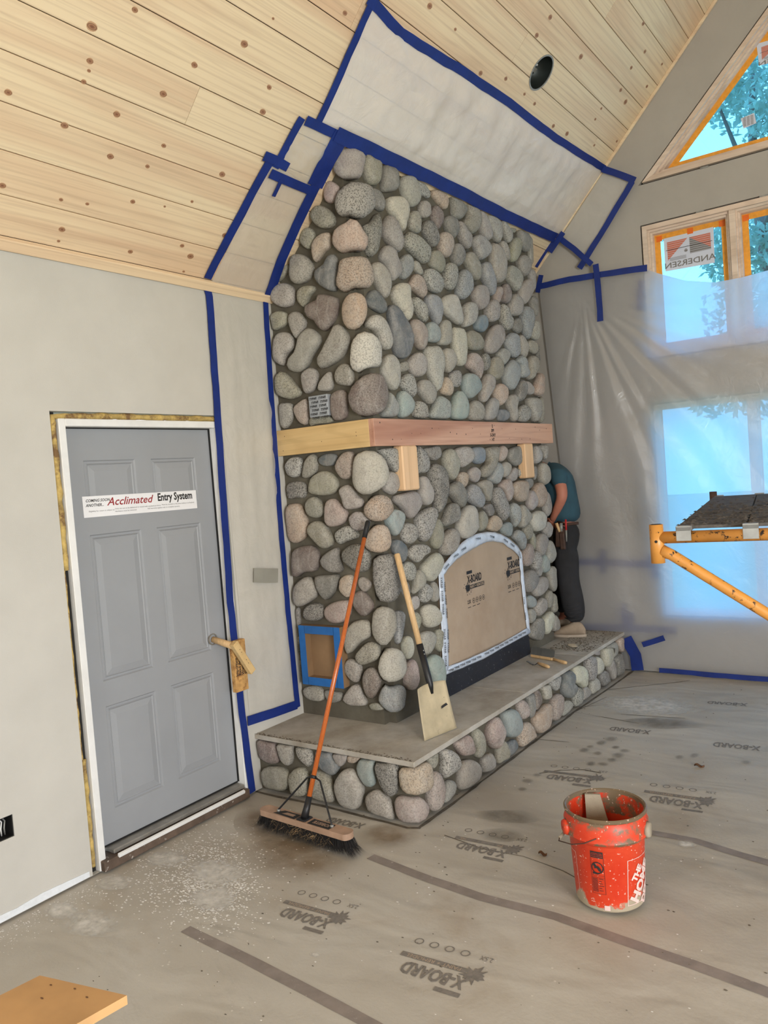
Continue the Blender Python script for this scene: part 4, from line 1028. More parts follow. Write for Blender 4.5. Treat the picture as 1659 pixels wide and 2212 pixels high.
def make_stone(line, surf, parent, idx, hmax, zmin, zmax, ymax):
    c, reg, *pts = line.split(); ox, oy, sc = REG[reg]
    px = [tuple(map(float, p.split(','))) for p in pts]
    px = [(ox+a/sc, oy+b/sc) for a, b in px]
    P = [Vector((*surf.inv(a, b, .025), 0)) for a, b in px]
    P = [Vector((min(ymax, p.x), max(zmin, min(zmax, p.y)), 0)) for p in P]
    c0 = sum(P, Vector())/len(P); su = .905 if c0.x > .12 else .955; P = [Vector((c0.x+(p.x-c0.x)*su, c0.y+(p.y-c0.y)*.95, 0)) for p in P]
    umin = .012-(surf.xc-surf.r)-surf.a; P = [Vector((max(umin, p.x), p.y, 0)) for p in P]
    w = max(p.x for p in P)-min(p.x for p in P); hh = max(p.y for p in P)-min(p.y for p in P)
    N = 22; Q = closed_curve(P, N); cen = sum(Q, Vector())/N
    corner = abs(cen.x) < .10 and hmax > .05
    h = min(hmax*(1.25 if corner else 1), max(.022, .36*min(w, hh)))
    V = []; F = []
    rings = [(1.0, -.015), (1.0, .42), (.955, .66), (.86, .84), (.70, .95), (.46, 1.0), (.2, 1.02)]
    for s, dd in rings:
        for q in Q:
            p = cen+(q-cen)*s; d = dd*h if dd > 0 else dd
            nz = noise.noise(Vector((p.x*11+idx*3.7, p.y*11, idx*1.3)))*.16*h*(1 if dd > 0 else 0) + noise.noise(Vector((p.x*32+idx, p.y*32, 2)))*.05*h*(1 if dd > 0 else 0)
            V.append(surf.pos(p.x, p.y, d+nz))
    V.append(surf.pos(cen.x, cen.y, h*1.03))
    m = len(rings)
    for i in range(m-1):
        for k in range(N): F.append([i*N+k, i*N+(k+1) % N, (i+1)*N+(k+1) % N, (i+1)*N+k])
    for k in range(N): F.append([(m-1)*N+k, (m-1)*N+(k+1) % N, m*N])
    F.append([k for k in range(N)][::-1])
    o = mesh('stone', V, F, MT['stone'], parent, True)
    (r, g, b), sp_ = KIND[c]; j = random.uniform(1.0, 1.16); av = (r+g+b)/3; r, g, b = [av+(q-av)*.72 for q in (r, g, b)]; col = lin((r*j, g*j*random.uniform(.985, 1.015), b*j*random.uniform(.97, 1.03)))
    o.color = (*col, min(.72, sp_*random.uniform(.7, 1.4))); return o
XF, YF, YE = .68, 3.63, 6.045
ZM0, ZM1, HT = 1.953, 2.110, .33       # mantel board, hearth top
fs = Lsurf(XF, YF)
fire = thing('stone_fireplace', (XF/2, (YF+YE)/2, HT), 'tall rounded fieldstone fireplace rising to the sloped pine ceiling', 'fireplace')
# mortar core with the fireplace opening left solid behind its cover; top follows the roof slope
prof = [(.0, HT-.0), (XF, HT-.0), (XF, EAVE+SLOPE*XF-.012), (.0, EAVE-.012)]
bm = bmesh.new(); n1 = [bm.verts.new((x, YF, z)) for x, z in prof]; n2 = [bm.verts.new((x, YE, z)) for x, z in prof]
bm.faces.new(n1); bm.faces.new(n2[::-1])
for k in range(4): bm.faces.new([n1[k], n2[k], n2[(k+1) % 4], n1[(k+1) % 4]])
ed = [e for e in bm.edges if abs(e.verts[0].co.y-e.verts[1].co.y) < .01 and abs(e.verts[0].co.x-e.verts[1].co.x) < .01 and e.verts[0].co.x > .5]
bmesh.ops.bevel(bm, geom=ed, offset=.05, segments=4, affect='EDGES')
core = from_bm('mortar_core', bm, MT['mortar'], fire)
for i, ln in enumerate([l for l in FIRE.strip().splitlines() if l.strip() and l[0] != '#']):
    make_stone(ln, fs, fire, i, .062, HT+.0, 3.64, YE-YF+.0)
# drips of mortar below the lowest stones
# hearth
XH, YH = 1.088, 3.218
hs = Lsurf(XH, YH, .03)
hearth = thing('raised_hearth', (XH/2, (YH+YB)/2, 0), 'raised fieldstone hearth with a grey cement slab top', 'hearth')
bm = bmesh.new(); bmesh.ops.create_cube(bm, size=1)
for v in bm.verts: v.co = Vector(((v.co.x+.5)*XH, YH+(v.co.y+.5)*(YB-.06-YH), (v.co.z+.5)*(HT-.03)))
from_bm('mortar_core', bm, MT['mortar'], hearth)
for i, ln in enumerate([l for l in HEARTH.strip().splitlines() if l.strip() and l[0] != '#']):
    make_stone(ln, hs, hearth, i+500, .066, .003, HT-.034, YB-.07-YH)
def slab(y0, y1, name='hearth_slab'):
    return obox(name, (0.0, y0, HT-.028), (1.121, 0, 0), (0, y1-y0, 0), (0, 0, .028), MT['slab'], hearth, .003)
slab(3.19, 4.515); slab(4.519, 5.55); slab(5.554, YB-.05)
# arched opening closed with board, white flashing tape round it, black steel below
XA = .712
def ar(x, y, v=XA): return un(940+x/6.636, 1130+y/6.636, 'x', v)
outer = [(120, 2190), (95, 1500), (75, 1100), (55, 710), (130, 590), (220, 480), (300, 375), (400, 275), (500, 200), (620, 148), (750, 125), (860, 130), (960, 160), (1070, 225), (1180, 320), (1245, 420), (1262, 600), (1290, 900), (1320, 1200), (1370, 1560)]
inner = [(205, 2060), (195, 1500), (160, 1100), (135, 745), (205, 650), (270, 560), (325, 515), (420, 450), (530, 385), (640, 320), (740, 270), (840, 262), (980, 285), (1060, 350), (1140, 400), (1210, 480), (1225, 640), (1245, 900), (1280, 1200), (1325, 1530)]
cover = thing('fireplace_cover', ar(700, 1900), 'brown board covering the arched fireplace opening edged in white tape', 'board')
prism('cover_board', [ar(*p, v=.700) for p in outer], (-.018, 0, 0), MT['card'], cover)
def crinkle(po, pi, nm='flashing_tape', closed=False):
    O = [ar(*p) for p in po]; I = [ar(*p) for p in pi]; V = []; F = []; m = 5; rows = []
    Q = []
    for i in range(len(O)-1):
        for k in range(5): Q.append((O[i].lerp(O[i+1], k/5), I[i].lerp(I[i+1], k/5)))
    Q.append((O[-1], I[-1]))
    for i, (a, b) in enumerate(Q):
        for j in range(m+1):
            p = a.lerp(b, j/m); dx = .006+.006*noise.noise(Vector((p.y*28, p.z*28, j*.9)))+.010*math.sin(math.pi*j/m)
            V.append(Vector((XA-.010+dx, p.y, p.z)))
    n = m+1
    for i in range(len(Q)-1):
        for j in range(m): F.append([i*n+j, i*n+j+1, (i+1)*n+j+1, (i+1)*n+j])
    o = mesh(nm, V, F, MT['foil'], cover, True); sd = o.modifiers.new('s', 'SOLIDIFY'); sd.thickness = .0012; return o
crinkle(outer, inner)
crinkle([(120, 2190), (400, 2080), (700, 1950), (1000, 1780), (1370, 1580)], [(205, 2050), (450, 1960), (740, 1830), (1010, 1690), (1325, 1500)])
random.seed(5)
def tprint(path, step, size, s='TYPAR', flip=0):
    P = [ar(*p, v=XA+.012) for p in path]; 
    for a, b in zip(P, P[1:]):
        L = (b-a).length; k = int(L/step); r = (b-a).normalized(); u = Vector((1, 0, 0)).cross(r)
        for i in range(k):
            c = a+r*step*(i+.5)
            text(s, planefn(c+Vector((.004, 0, 0)), r, u), MT['ink'], cover, size, name='lettering', bold=.0006)
tprint([(80, 760), (125, 1500), (150, 2140)], .085, .024)
tprint([(125, 820), (175, 1500), (190, 2040)], .085, .022)
tprint([(180, 2130), (700, 1890), (1300, 1560)], .075, .022)
tprint([(110, 700), (240, 520), (560, 240), (760, 190), (960, 225), (1180, 370), (1235, 560)], .11, .022)
tprint([(1260, 1000), (1300, 1500)], .12, .02)
def logo(c, r, u, s, parent, mat, rev=False):
    f = planefn(c, r, u)
    g = lambda a, b, h: f(a*s, b*s, h)
    text('X-BOARD', g, mat, parent, .34, name='lettering', sx=.62, bold=.012)
    for w_, x0, y0, hh in ((.36, -.32, .24, .10), (1.0, .12, -.24, .13)):
        shape([(x0-w_/2, y0-hh/2), (x0+w_/2, y0-hh/2), (x0+w_/2, y0+hh/2), (x0-w_/2, y0+hh/2)], g, mat, parent, 'logo_bar')
    text('PAINT + REMODEL', lambda a, b, h: g(a+.12, b-.24, .0016/s*s), MT['card'] if parent is cover else MT['floor'], parent, .12, name='lettering', sx=.95, bold=.003)
    rnd = random.Random(3); sp = []
    for k in range(26):
        a = 2*math.pi*k/26; R = (.20 if k % 2 else .12)*rnd.uniform(.7, 1.15); sp.append((-.48+R*math.cos(a), -.24+R*math.sin(a)*.9))
    shape(sp, g, mat, parent, 'logo_splash')
    for k in range(8): a = rnd.uniform(0, 6.28); shape(disc(-.48+.26*math.cos(a), -.24+.22*math.sin(a), .018, 8), g, mat, parent, 'logo_splash')
    text('2.5X', lambda a, b, h: g(a-.46, b-.70, h), mat, parent, .16, name='lettering', sx=.7, bold=.004)
    for k in range(4):
        ring = disc(-.16+.22*k, -.70, .085, 16); rin = disc(-.16+.22*k, -.70, .068, 16)
        L2 = [[Vector((a, b, 0)) for a, b in ring], [Vector((a, b, 0)) for a, b in rin]]; tr = geometry.tessellate_polygon(L2)
        mesh('logo_ring', [g(a, b, .0004) for a, b in ring+rin], [list(t) for t in tr], mat, parent, recalc=False)
        shape(disc(-.16+.22*k, -.70, .030, 6), g, mat, parent, 'logo_icon')
    for k in range(3): shape([(-.56+.30*k, -.86), (-.36+.30*k, -.86), (-.36+.30*k, -.88), (-.56+.30*k, -.88)], g, mat, parent, 'logo_line')
ca, cb = ar(565, 790, .7010), ar(1130, 590, .7010)
rr = (ar(668, 770, .7010)-ar(460, 835, .7010)).normalized(); uu = Vector((1, 0, 0)).cross(rr)
logo(ca, rr, uu, (ar(665, 770, .7)-ar(455, 830, .7)).length/.98, cover, MT['ink'])
logo(cb, rr, uu, (ar(1215, 540, .7)-ar(1045, 600, .7)).length/.92, cover, MT['ink'])
ybl, ybr = un(962, 1480, 'x', .695).y, un(1143, 1390, 'x', .695).y
st = box('steel_base', (.66, ybl, HT+.001), (.700, ybr, .53), MT['steelb'], fire, .002)
# mantel boards and the two blocks under the front board
man = thing('mantel_boards', (.70, 4.8, ZM0), 'lumber mantel wrapped round the fireplace corner with two support blocks', 'mantel')
XO, YO = .748, 3.582
box('side_board', (.003, YO, ZM0), (XO-.036, YO+.036, ZM1), MT['pinex'], man, .002, 'pale yellow side board')
box('front_board', (XO-.036, YO, ZM0), (XO, 6.085, ZM1), MT['piney'], man, .002, 'pinkish front board with nail marks')
for (a, b, c, d) in (((868, 962), (901, 962), (906, 1057), 0), ((1133, 958), (1151, 958), (1156, 1031), 0)):
    p0, p1, p2 = un(*a, 'x', XO+.012), un(*b, 'x', XO+.012), un(*c, 'x', XO+.012)
    box('support_block', (XF+.01, p0.y, p2.z), (XO+.012, p1.y, ZM0-.001), MT['pinez'], man, .008)
for k in range(22):
    y = 3.64+k*.11+random.uniform(-.02, .02); z = random.choice([ZM0+.03, ZM0+.075, ZM1-.03, ZM1-.045])+random.uniform(-.01, .01)
    tube('nail_mark', [(XO-.001, y, z), (XO+.0006, y, z)], random.uniform(.002, .0045), MT['ink'], man, 6)
for x, z in ((.05, ZM0+.03), (.07, ZM1-.04), (.62, ZM0+.09), (.62, ZM0+.07), (.36, ZM0+.06)):
    tube('nail_mark', [(x, YO+.001, z), (x, YO-.0006, z)], .0025, MT['ink'], man, 6)
yc = un(1064, 930, 'x', XO).y
for i, s in enumerate(('2', 'SPF', 'S-DRY', 'HT')): text(s, planefn((XO+.0004, yc, ZM1-.03-.032*i), (0, 1, 0), (0, 0, 1)), MT['ink'], man, .03, bold=.001)
# square patch of flashing tape over the switch box, in the left face
bx0, bx1 = un(665, 857, 'y', YF-.052), un(709, 897, 'y', YF-.052)
pt = thing('taped_switch_box', ((bx0.x+bx1.x)/2, YF-.03, bx1.z), 'square grey tape patch with black lettering set among the fieldstones', 'patch')
box('box_body', (bx0.x, YF-.05, bx1.z), (bx1.x, YF+.001, bx0.z), MT['label'], pt, .003)
for i in range(6):
    for j in range(2):
        text('TYPAR', planefn((bx0.x+.035+.07*j+(.012 if i % 2 else 0), YF-.0508, bx0.z-.018-i*.023), (1, .0, .05), (0, 0, 1)), MT['ink'], pt, .019, bold=.0006, shear=.3)
# wood box cover framed in light blue tape low on the left face
wb = [un(px, py, 'y', YF-.055) for px, py in ((645, 1350), (736, 1357), (738, 1490), (652, 1473))]
X0, X1, Z1, Z0 = wb[0].x, wb[1].x-.01, (wb[0].z+wb[1].z)/2, (wb[2].z+wb[3].z)/2
bxx = thing('taped_wood_box', ((X0+X1)/2, YF-.03, Z0), 'brown recessed box edged in light blue tape left of the broom handle', 'box')
t_ = .047
for nm, a, b in (('box_side', (X0, Z0), (X0+t_, Z1)), ('box_side', (X1-t_, Z0), (X1, Z1)), ('box_top', (X0+t_, Z1-t_), (X1-t_, Z1)), ('box_bottom', (X0+t_, Z0), (X1-t_, Z0+t_))):
    box(nm, (a[0], YF-.057, a[1]), (b[0], YF+.001, b[1]), MT['cardd'], bxx, .001)
    box('edge_tape', (a[0]-.001, YF-.0585, a[1]-.001), (b[0]+.001, YF-.0572, b[1]+.001), MT['tapel'], bxx, 0)
box('box_back', (X0+t_, YF-.006, Z0+t_), (X1-t_, YF+.001, Z1-t_), MT['cardd'], bxx, 0)
obox('box_flap', (X1-t_-.045, YF-.007, Z0+t_), (.045, -.035, 0), (0, 0, Z1-Z0-2*t_), (0, .002, 0), MT['cardd'], bxx, 0)
# ================================================================== PLASTIC SHEETS
def polyat(P, t):
    L = [0]
    for a, b in zip(P, P[1:]): L.append(L[-1]+(b-a).length)
    s = t*L[-1]
    for i in range(len(P)-1):
        if s <= L[i+1]+1e-9: return P[i].lerp(P[i+1], (s-L[i])/max(1e-9, L[i+1]-L[i]))
    return P[-1]
def sheet(name, top, bot, nrm, fold, n, m, mat, label, cat='plastic sheet'):
    V = []; F = []
    for j in range(m+1):
        for i in range(n+1):
            a, b = polyat(top, i/n), polyat(bot, i/n); p = a.lerp(b, j/m); e = min(1, 5*min(i/n, 1-i/n, j/m, 1-j/m)+.05)
            V.append(p + nrm*(fold(p)*e))
    for j in range(m):
        for i in range(n): a = j*(n+1)+i; F.append([a, a+1, a+n+2, a+n+1])
    o = mesh(name, V, F, mat, None, True, recalc=False)
    return tag(o, label, cat, 'plastic dust sheets')
def wr(amp, s=6, st=(1, 1, 1)):
    return lambda p: amp*(.5+.5*noise.noise(Vector((p.x*s*st[0], p.y*s*st[1], p.z*s*st[2])))+.35*abs(noise.noise(Vector((p.x*s*2.6*st[0], p.y*s*2.6*st[1], p.z*s*2.6*st[2]+4)))))
def C_(*a, d=.010): return [un(x, y, 'c', d) for x, y in a]
X_ = lambda *a, d=.008: [un(x, y, 'x', d) for x, y in a]
Yp = lambda *a, d=.03: [un(x, y, 'y', YB-d) for x, y in a]
sheet('plastic_sheet', C_((800, 8), (880, 85), (1000, 160), (1100, 228), (1200, 305), (1306, 368)), C_((686, 262), (760, 296), (860, 345), (1000, 412), (1100, 465), (1208, 508)),
      NC, wr(.048, 3.6, (1, 2.2, 1)), 90, 50, MT['plastic'], 'large clear plastic sheet taped to the pine ceiling above the fireplace')
sheet('plastic_sheet', C_((655, 258), (730, 292)), C_((592, 345), (668, 412)), NC, wr(.02, 9), 20, 20, MT['plasticl'], 'small clear plastic patch on the ceiling at the fireplace top corner')
cc = C_((588, 345), (672, 412)); ee = [un(457, 608, 'c', .012), un(577, 640, 'c', .012)]
sheet('plastic_sheet', cc, ee, NC, wr(.014, 4), 20, 40, MT['plasticl'], 'long plastic strip on the ceiling left of the fireplace')
sheet('plastic_sheet', X_((452, 632), (578, 650)), X_((540, 1556), (640, 1526)), Vector((1, 0, 0)), wr(.016, 5, (1, 2.2, .5)), 26, 80, MT['plasticl'], 'tall plastic strip on the left wall between door and fireplace')
sheet('plastic_sheet', Yp((1306, 368), (1368, 396)), Yp((1212, 512), (1268, 566)), Vector((0, -1, 0)), wr(.012, 6), 16, 20, MT['plasticl'], 'plastic corner flap taped to the grey gable wall')
AP = Vector((.95, 0, 3.15))
def fan(p):
    dx, dz = p.x-AP.x, AP.z-p.z; r = math.hypot(dx, dz)+.05; th = math.atan2(dx, dz)
    a = max(0, 1-p.x/2.6)
    f = .5+.5*math.sin(th*34+1.6*noise.noise(Vector((th*5, r, 0)))*2)
    g = .5+.5*noise.noise(Vector((th*9, r*.8, 3)))
    h = noise.noise(Vector((p.x*1.6-p.z*.9, p.z*2.2+p.x*1.1, 6)))
    return .022*f*(.25+a)*min(1, r*1.5)+.03*g*(.3+a)+.018*abs(h)
tp = [un(px, py, 'y', YB-.04) for px, py in ((1163, 612), (1280, 594), (1392, 580), (1420, 590), (1480, 606), (1545, 610), (1600, 600), (1659, 584))]
tp.append(Vector((3.45, YB-.04, 3.12))); bt = [Vector((p.x, YB-.035, .012)) for p in tp]; bt[0].x = .75
sheet('plastic_sheet', tp, bt, Vector((0, -1, 0)), fan, 200, 130, MT['plasticw'], 'huge plastic sheet draped over the gable wall windows down to the floor')

# ================================================================== BLUE TAPE
def tape(pts, pl, label, w=.05, d=.013, mat='tape', v=None, name='tape_strip', grp='blue masking tape strips'):
    if pl == 'c': P = [un(x, y, 'c', d) for x, y in pts]; nrm = NC
    elif pl == 'x': P = [un(x, y, 'x', d if v is None else v) for x, y in pts]; nrm = Vector((1, 0, 0))
    else: P = [un(x, y, 'y', YB-d if v is None else v) for x, y in pts]; nrm = Vector((0, -1, 0))
    Q = [P[0]]
    for a, b in zip(P, P[1:]):
        k = max(2, int((b-a).length/.08))
        Q += [a.lerp(b, (i+1)/k) for i in range(k)]
    V = []; F = []
    for i, p in enumerate(Q):
        t = (Q[min(i+1, len(Q)-1)]-Q[max(i-1, 0)]).normalized(); s = t.cross(nrm); j = noise.noise(p*7+Vector((9, 1, len(pts))))*.006
        w0, w1 = w/2+j+.003*noise.noise(p*31), w/2-j*.6
        ln = nrm*(.0015*noise.noise(p*15)+.0015)
        V += [p+s*w0+ln, p-s*w1+ln*.5, p-s*w1+ln*.5+nrm*.0012, p+s*w0+ln+nrm*.0012]
    for i in range(len(Q)-1):
        for k in range(4): F.append([4*i+k, 4*i+(k+1) % 4, 4*i+4+(k+1) % 4, 4*i+4+k])
    m = 4*(len(Q)-1); F += [[0, 1, 2, 3], [m+3, m+2, m+1, m]]
    return tag(mesh(name, V, F, MT[mat]), label, 'tape', grp)
tape([(447, 615), (452, 640), (470, 900), (497, 1300), (522, 1540), (545, 1712)], 'x', 'blue tape running down the left wall beside the door frame to the floor', .052, .010)
tape([(449, 602), (500, 500), (545, 418), (590, 335)], 'c', 'lower blue tape along the outer edge of the left ceiling plastic', .055)
tape([(571, 336), (596, 347), (622, 362)], 'c', 'short blue tape jog between two ceiling strips left of the fireplace', .05, .017)
tape([(594, 362), (652, 254)], 'c', 'blue tape on the outer edge of the small plastic patch', .048, .015)
tape([(661, 259), (728, 292)], 'c', 'short blue tape across the top of the small plastic patch', .05, .02)
tape([(689, 262), (720, 195), (752, 120), (803, 8)], 'c', 'blue tape up the left edge of the large ceiling plastic', .045, .016)
tape([(797, -4), (866, 72), (1000, 154), (1100, 222), (1200, 298), (1308, 366)], 'c', 'long blue tape along the upper edge of the large ceiling plastic', .052, .016)
tape([(726, 290), (790, 318), (860, 351), (1000, 418), (1100, 469), (1200, 514)], 'c', 'long blue tape along the top of the stone fireplace face', .080, .026)
tape([(740, 288), (708, 345), (680, 402)], 'c', 'wide upper blue tape at the top corner of the stone fireplace', .125, .022)
tape([(688, 388), (640, 488), (608, 562), (580, 642)], 'c', 'blue tape following the roof slope along the stone side of the fireplace', .075, .019)
tape([(584, 374), (625, 393), (672, 412)], 'c', 'short blue tape crossing below the small plastic patch', .05, .022)
tape([(607, 388), (590, 424)], 'c', 'blue tape tab hanging off the short crossing strip', .028, .024)
tape([(573, 648), (584, 830), (603, 1100), (622, 1320), (643, 1528)], 'x', 'blue tape running down the wall against the stones', .045, .012)
tape([(535, 1558), (590, 1540), (642, 1522)], 'x', 'blue tape along the bottom of the wall plastic above the hearth', .055, .016)
tape([(1302, 364), (1372, 390)], 'y', 'short blue tape from ceiling edge toward the triangular window tip', .052, .055)
tape([(1366, 392), (1310, 486), (1252, 580)], 'y', 'slanted blue tape edging the plastic flap on the gable wall', .05, .055)
tape([(1204, 510), (1240, 538), (1278, 572)], 'y', 'blue tape along the lower edge of the gable wall flap', .045, .060)
tape([(1217, 502), (1188, 545)], 'y', 'short blue tape cross piece near the fireplace top right corner', .045, .066)
tape([(1196, 516), (1176, 548), (1158, 577)], 'y', 'thin blue tape beside the upper right fireplace stones', .028, .062)
tape([(1160, 620), (1230, 604), (1300, 593), (1398, 578)], 'y', 'blue tape holding the top edge of the huge gable plastic', .05, .075)
tape([(1169, 594), (1161, 632)], 'y', 'short blue tape stub at the stone end of the gable plastic top', .045, .080)
tape([(1286, 571), (1292, 620), (1297, 694)], 'y', 'blue tape strip hanging straight down the gable plastic', .05, .088)
tape([(1386, 606), (1384, 672)], 'y', 'dark blue tape behind plastic beside the upper window edge', .06, .008)
tape([(1246, 1213), (1340, 1216), (1428, 1220)], 'y', 'horizontal blue tape behind plastic right of the worker', .055, .008)
tape([(1303, 1188), (1303, 1236)], 'y', 'small blue tape cross piece behind plastic beyond the worker', .045, .010)
tape([(1404, 1196), (1420, 1248)], 'y', 'small blue tape behind plastic under the scaffold end', .05, .010)
tape([(1262, 1354), (1360, 1356), (1462, 1362)], 'y', 'low horizontal blue tape behind plastic above the hearth end', .055, .008)
tape([(1349, 1304), (1352, 1356)], 'y', 'upright blue tape behind plastic above the hearth end', .05, .010)
tape([(1360, 1322), (1362, 1354)], 'y', 'second wider blue tape patch behind plastic above the hearth end', .07, .012)
tape([(1388, 1393), (1435, 1378)], 'y', 'short loose blue tape on the plastic near the hearth end', .045, .072)
tape([(1352, 1378), (1372, 1415), (1378, 1448)], 'y', 'wide blue tape where hearth end meets the gable wall', .10, .074)
tape([(1424, 1448), (1520, 1456), (1640, 1466), (1800, 1481)], 'y', 'long blue tape sealing the gable plastic to the floor', .040, .074)
tape([(548, 1243), (600, 1243)], 'x', 'grey duct tape patch on the wall plastic left of the broom', .085, .030, 'duct')

# ================================================================== FLOOR DETAILS (prints, seam tapes, tears, dust)
FL = lambda x, y: un(x, y, 'z', 0)
def ffn(c, r, u):
    c, r, u = Vector(c), Vector(r).normalized(), Vector(u).normalized()
    def f(a, b, h):
        p = c+r*a+u*b; return Vector((p.x, p.y, floorz(p.x, p.y)+.0012+h))
    return f
def flogo(px, py, w, ang=None, full=True, k=0):
    c = FL(px, py); d = FL(px-80, py+2)-c if ang is None else Vector((math.cos(ang), math.sin(ang), 0)); d.z = 0
    r = d.normalized(); u = Vector((0, 0, 1)).cross(r); f = ffn(c, r, u)
    g = lambda a, b, h: f(a*w, b*w, h)
    text('X-BOARD', g, MT['inkf'], floor, .34, name='lettering', sx=.62, bold=.010)
    if not full: return
    for w_, x0, y0, hh in ((.36, -.32, .24, .08), (1.0, .12, -.24, .10)):
        shape([(x0-w_/2, y0-hh/2), (x0+w_/2, y0-hh/2), (x0+w_/2, y0+hh/2), (x0-w_/2, y0+hh/2)], g, MT['inkf'], floor, 'print')
    text('PAINT + REMODEL', lambda a, b, h: g(a+.12, b-.24, .0006), MT['card'], floor, .10, name='lettering', sx=1.0)
    rnd = random.Random(k); sp = []
    for q in range(24):
        a = 2*math.pi*q/24; R = (.20 if q % 2 else .12)*rnd.uniform(.7, 1.15); sp.append((-.50+R*math.cos(a), -.20+R*math.sin(a)))
    shape(sp, g, MT['inkf'], floor, 'print')
    text('2.5X', lambda a, b, h: g(a-.52, b-.58, h), MT['inkf'], floor, .14, name='lettering', sx=.7)
    for q in range(4):
        o_, i_ = disc(-.20+.24*q, -.58, .07, 12), disc(-.20+.24*q, -.58, .055, 12); tr = geometry.tessellate_polygon([[Vector((a, b, 0)) for a, b in o_], [Vector((a, b, 0)) for a, b in i_]])
        mesh('print', [g(a, b, .0004) for a, b in o_+i_], [list(t) for t in tr], MT['inkf'], floor, recalc=False)
fa = (FL(612, 1968)-FL(690, 1990)); FA = math.atan2(fa.y, fa.x)+0.0
for k, (px, py, w) in enumerate(((660, 1977, .26), (935, 2100, .27), (1040, 1830, .27), (1230, 1680, .28), (1460, 1728, .28), (1360, 1574, .28), (1590, 1608, .28), (1570, 1516, .28), (745, 1773, .24))):
    flogo(px, py, w, FA, k < 5, k)
def strip(pts, w, mat, name='seam_tape', dz=.0008, jit=.004):
    P = [FL(*p) for p in pts]; Q = [P[0]]
    for a, b in zip(P, P[1:]):
        k = max(2, int((b-a).length/.08)); Q += [a.lerp(b, (i+1)/k) for i in range(k)]
    V = []; F = []
    for i, p in enumerate(Q):
        t = (Q[min(i+1, len(Q)-1)]-Q[max(i-1, 0)]); t.z = 0; t.normalize(); s = Vector((-t.y, t.x, 0))
        for sg in (-1, 0, 1):
            q = p+s*(sg*w/2+jit*noise.noise(p*23+Vector((sg, 0, 0)))); V.append(Vector((q.x, q.y, floorz(q.x, q.y)+dz+.0006)))
    for i in range(len(Q)-1):
        for k in (0, 1): F.append([3*i+k, 3*i+k+1, 3*i+4+k, 3*i+3+k])
    return mesh(name, V, F, mat, floor, True, recalc=False)
MT['seam'] = M('taupe_seam_tape', (136, 126, 119), .6, .10, 14, c2=(170, 160, 150), thr=(.62, .7), tscale=30)
strip([(400, 2002), (520, 2060), (640, 2122), (760, 2185), (860, 2240)], .05, MT['seam'])
strip([(800, 1846), (930, 1896), (1040, 1934), (1200, 1975), (1340, 2025), (1500, 2080), (1720, 2162)], .052, MT['seam'])
strip([(1400, 1793), (1500, 1812), (1600, 1842), (1740, 1880)], .05, MT['seam'])
for pts in (((1315, 1487), (1400, 1478), (1490, 1467)), ((1165, 1668), (1210, 1661), (1260, 1660), (1298, 1668)), ((960, 1800), (1040, 1828), (1130, 1845), (1215, 1875), (1270, 1905)), ((1060, 1490), (1000, 1560), (915, 1640))[:0],
            ((1230, 1600), (1120, 1590)), ((1340, 1540), (1480, 1550)), ((1380, 1560), (1240, 1535), (1310, 1503)), ((1180, 1530), (1300, 1520))):
    if pts: strip(pts, .006, MT['debris'], 'paper_tear', .001, .006)
# dark strips drawn on the floor along the hearth foot
strip([(552, 1706), (600, 1717), (700, 1738), (800, 1764), (880, 1784), (908, 1786)], .022, MT['debris'], 'dark_foot_line', .001, .01)
strip([(905, 1786), (1010, 1708), (1130, 1617), (1240, 1536), (1330, 1474), (1368, 1446)], .018, MT['debris'], 'dark_foot_line', .001, .01)
def stain_mat(name, c, a, sc=9):
    m, n, l, b = nt(name); b.inputs['Base Color'].default_value = (*lin(c), 1); b.inputs['Roughness'].default_value = .55
    v = coords(n, l); t = n.new('ShaderNodeTexCoord'); ln = n.new('ShaderNodeVectorMath'); ln.operation = 'LENGTH'
    mp = n.new('ShaderNodeMapping'); mp.inputs['Location'].default_value = (-1, -1, 0); mp.inputs['Scale'].default_value = (2, 2, 0); l.new(t.outputs['Generated'], mp.inputs[0]); l.new(mp.outputs[0], ln.inputs[0])
    e = ramp(n, l, ln.outputs['Value'], (.35, 1), (.95, 0)); f = ramp(n, l, tex(n, l, v, scale=sc, detail=6, rough=.65), (.30, .35), (.62, 1))
    mm = n.new('ShaderNodeMath'); mm.operation = 'MULTIPLY'; l.new(e, mm.inputs[0]); l.new(f, mm.inputs[1]); m2 = n.new('ShaderNodeMath'); m2.operation = 'MULTIPLY'; l.new(mm.outputs[0], m2.inputs[0]); m2.inputs[1].default_value = a
    l.new(m2.outputs[0], b.inputs['Alpha']); return m
SB, SD, SW = stain_mat('damp_brown_stain', (134, 108, 76), .5), stain_mat('dark_damp_spot', (118, 110, 98), .55), stain_mat('white_dust_smear', (222, 218, 210), .9, 22)
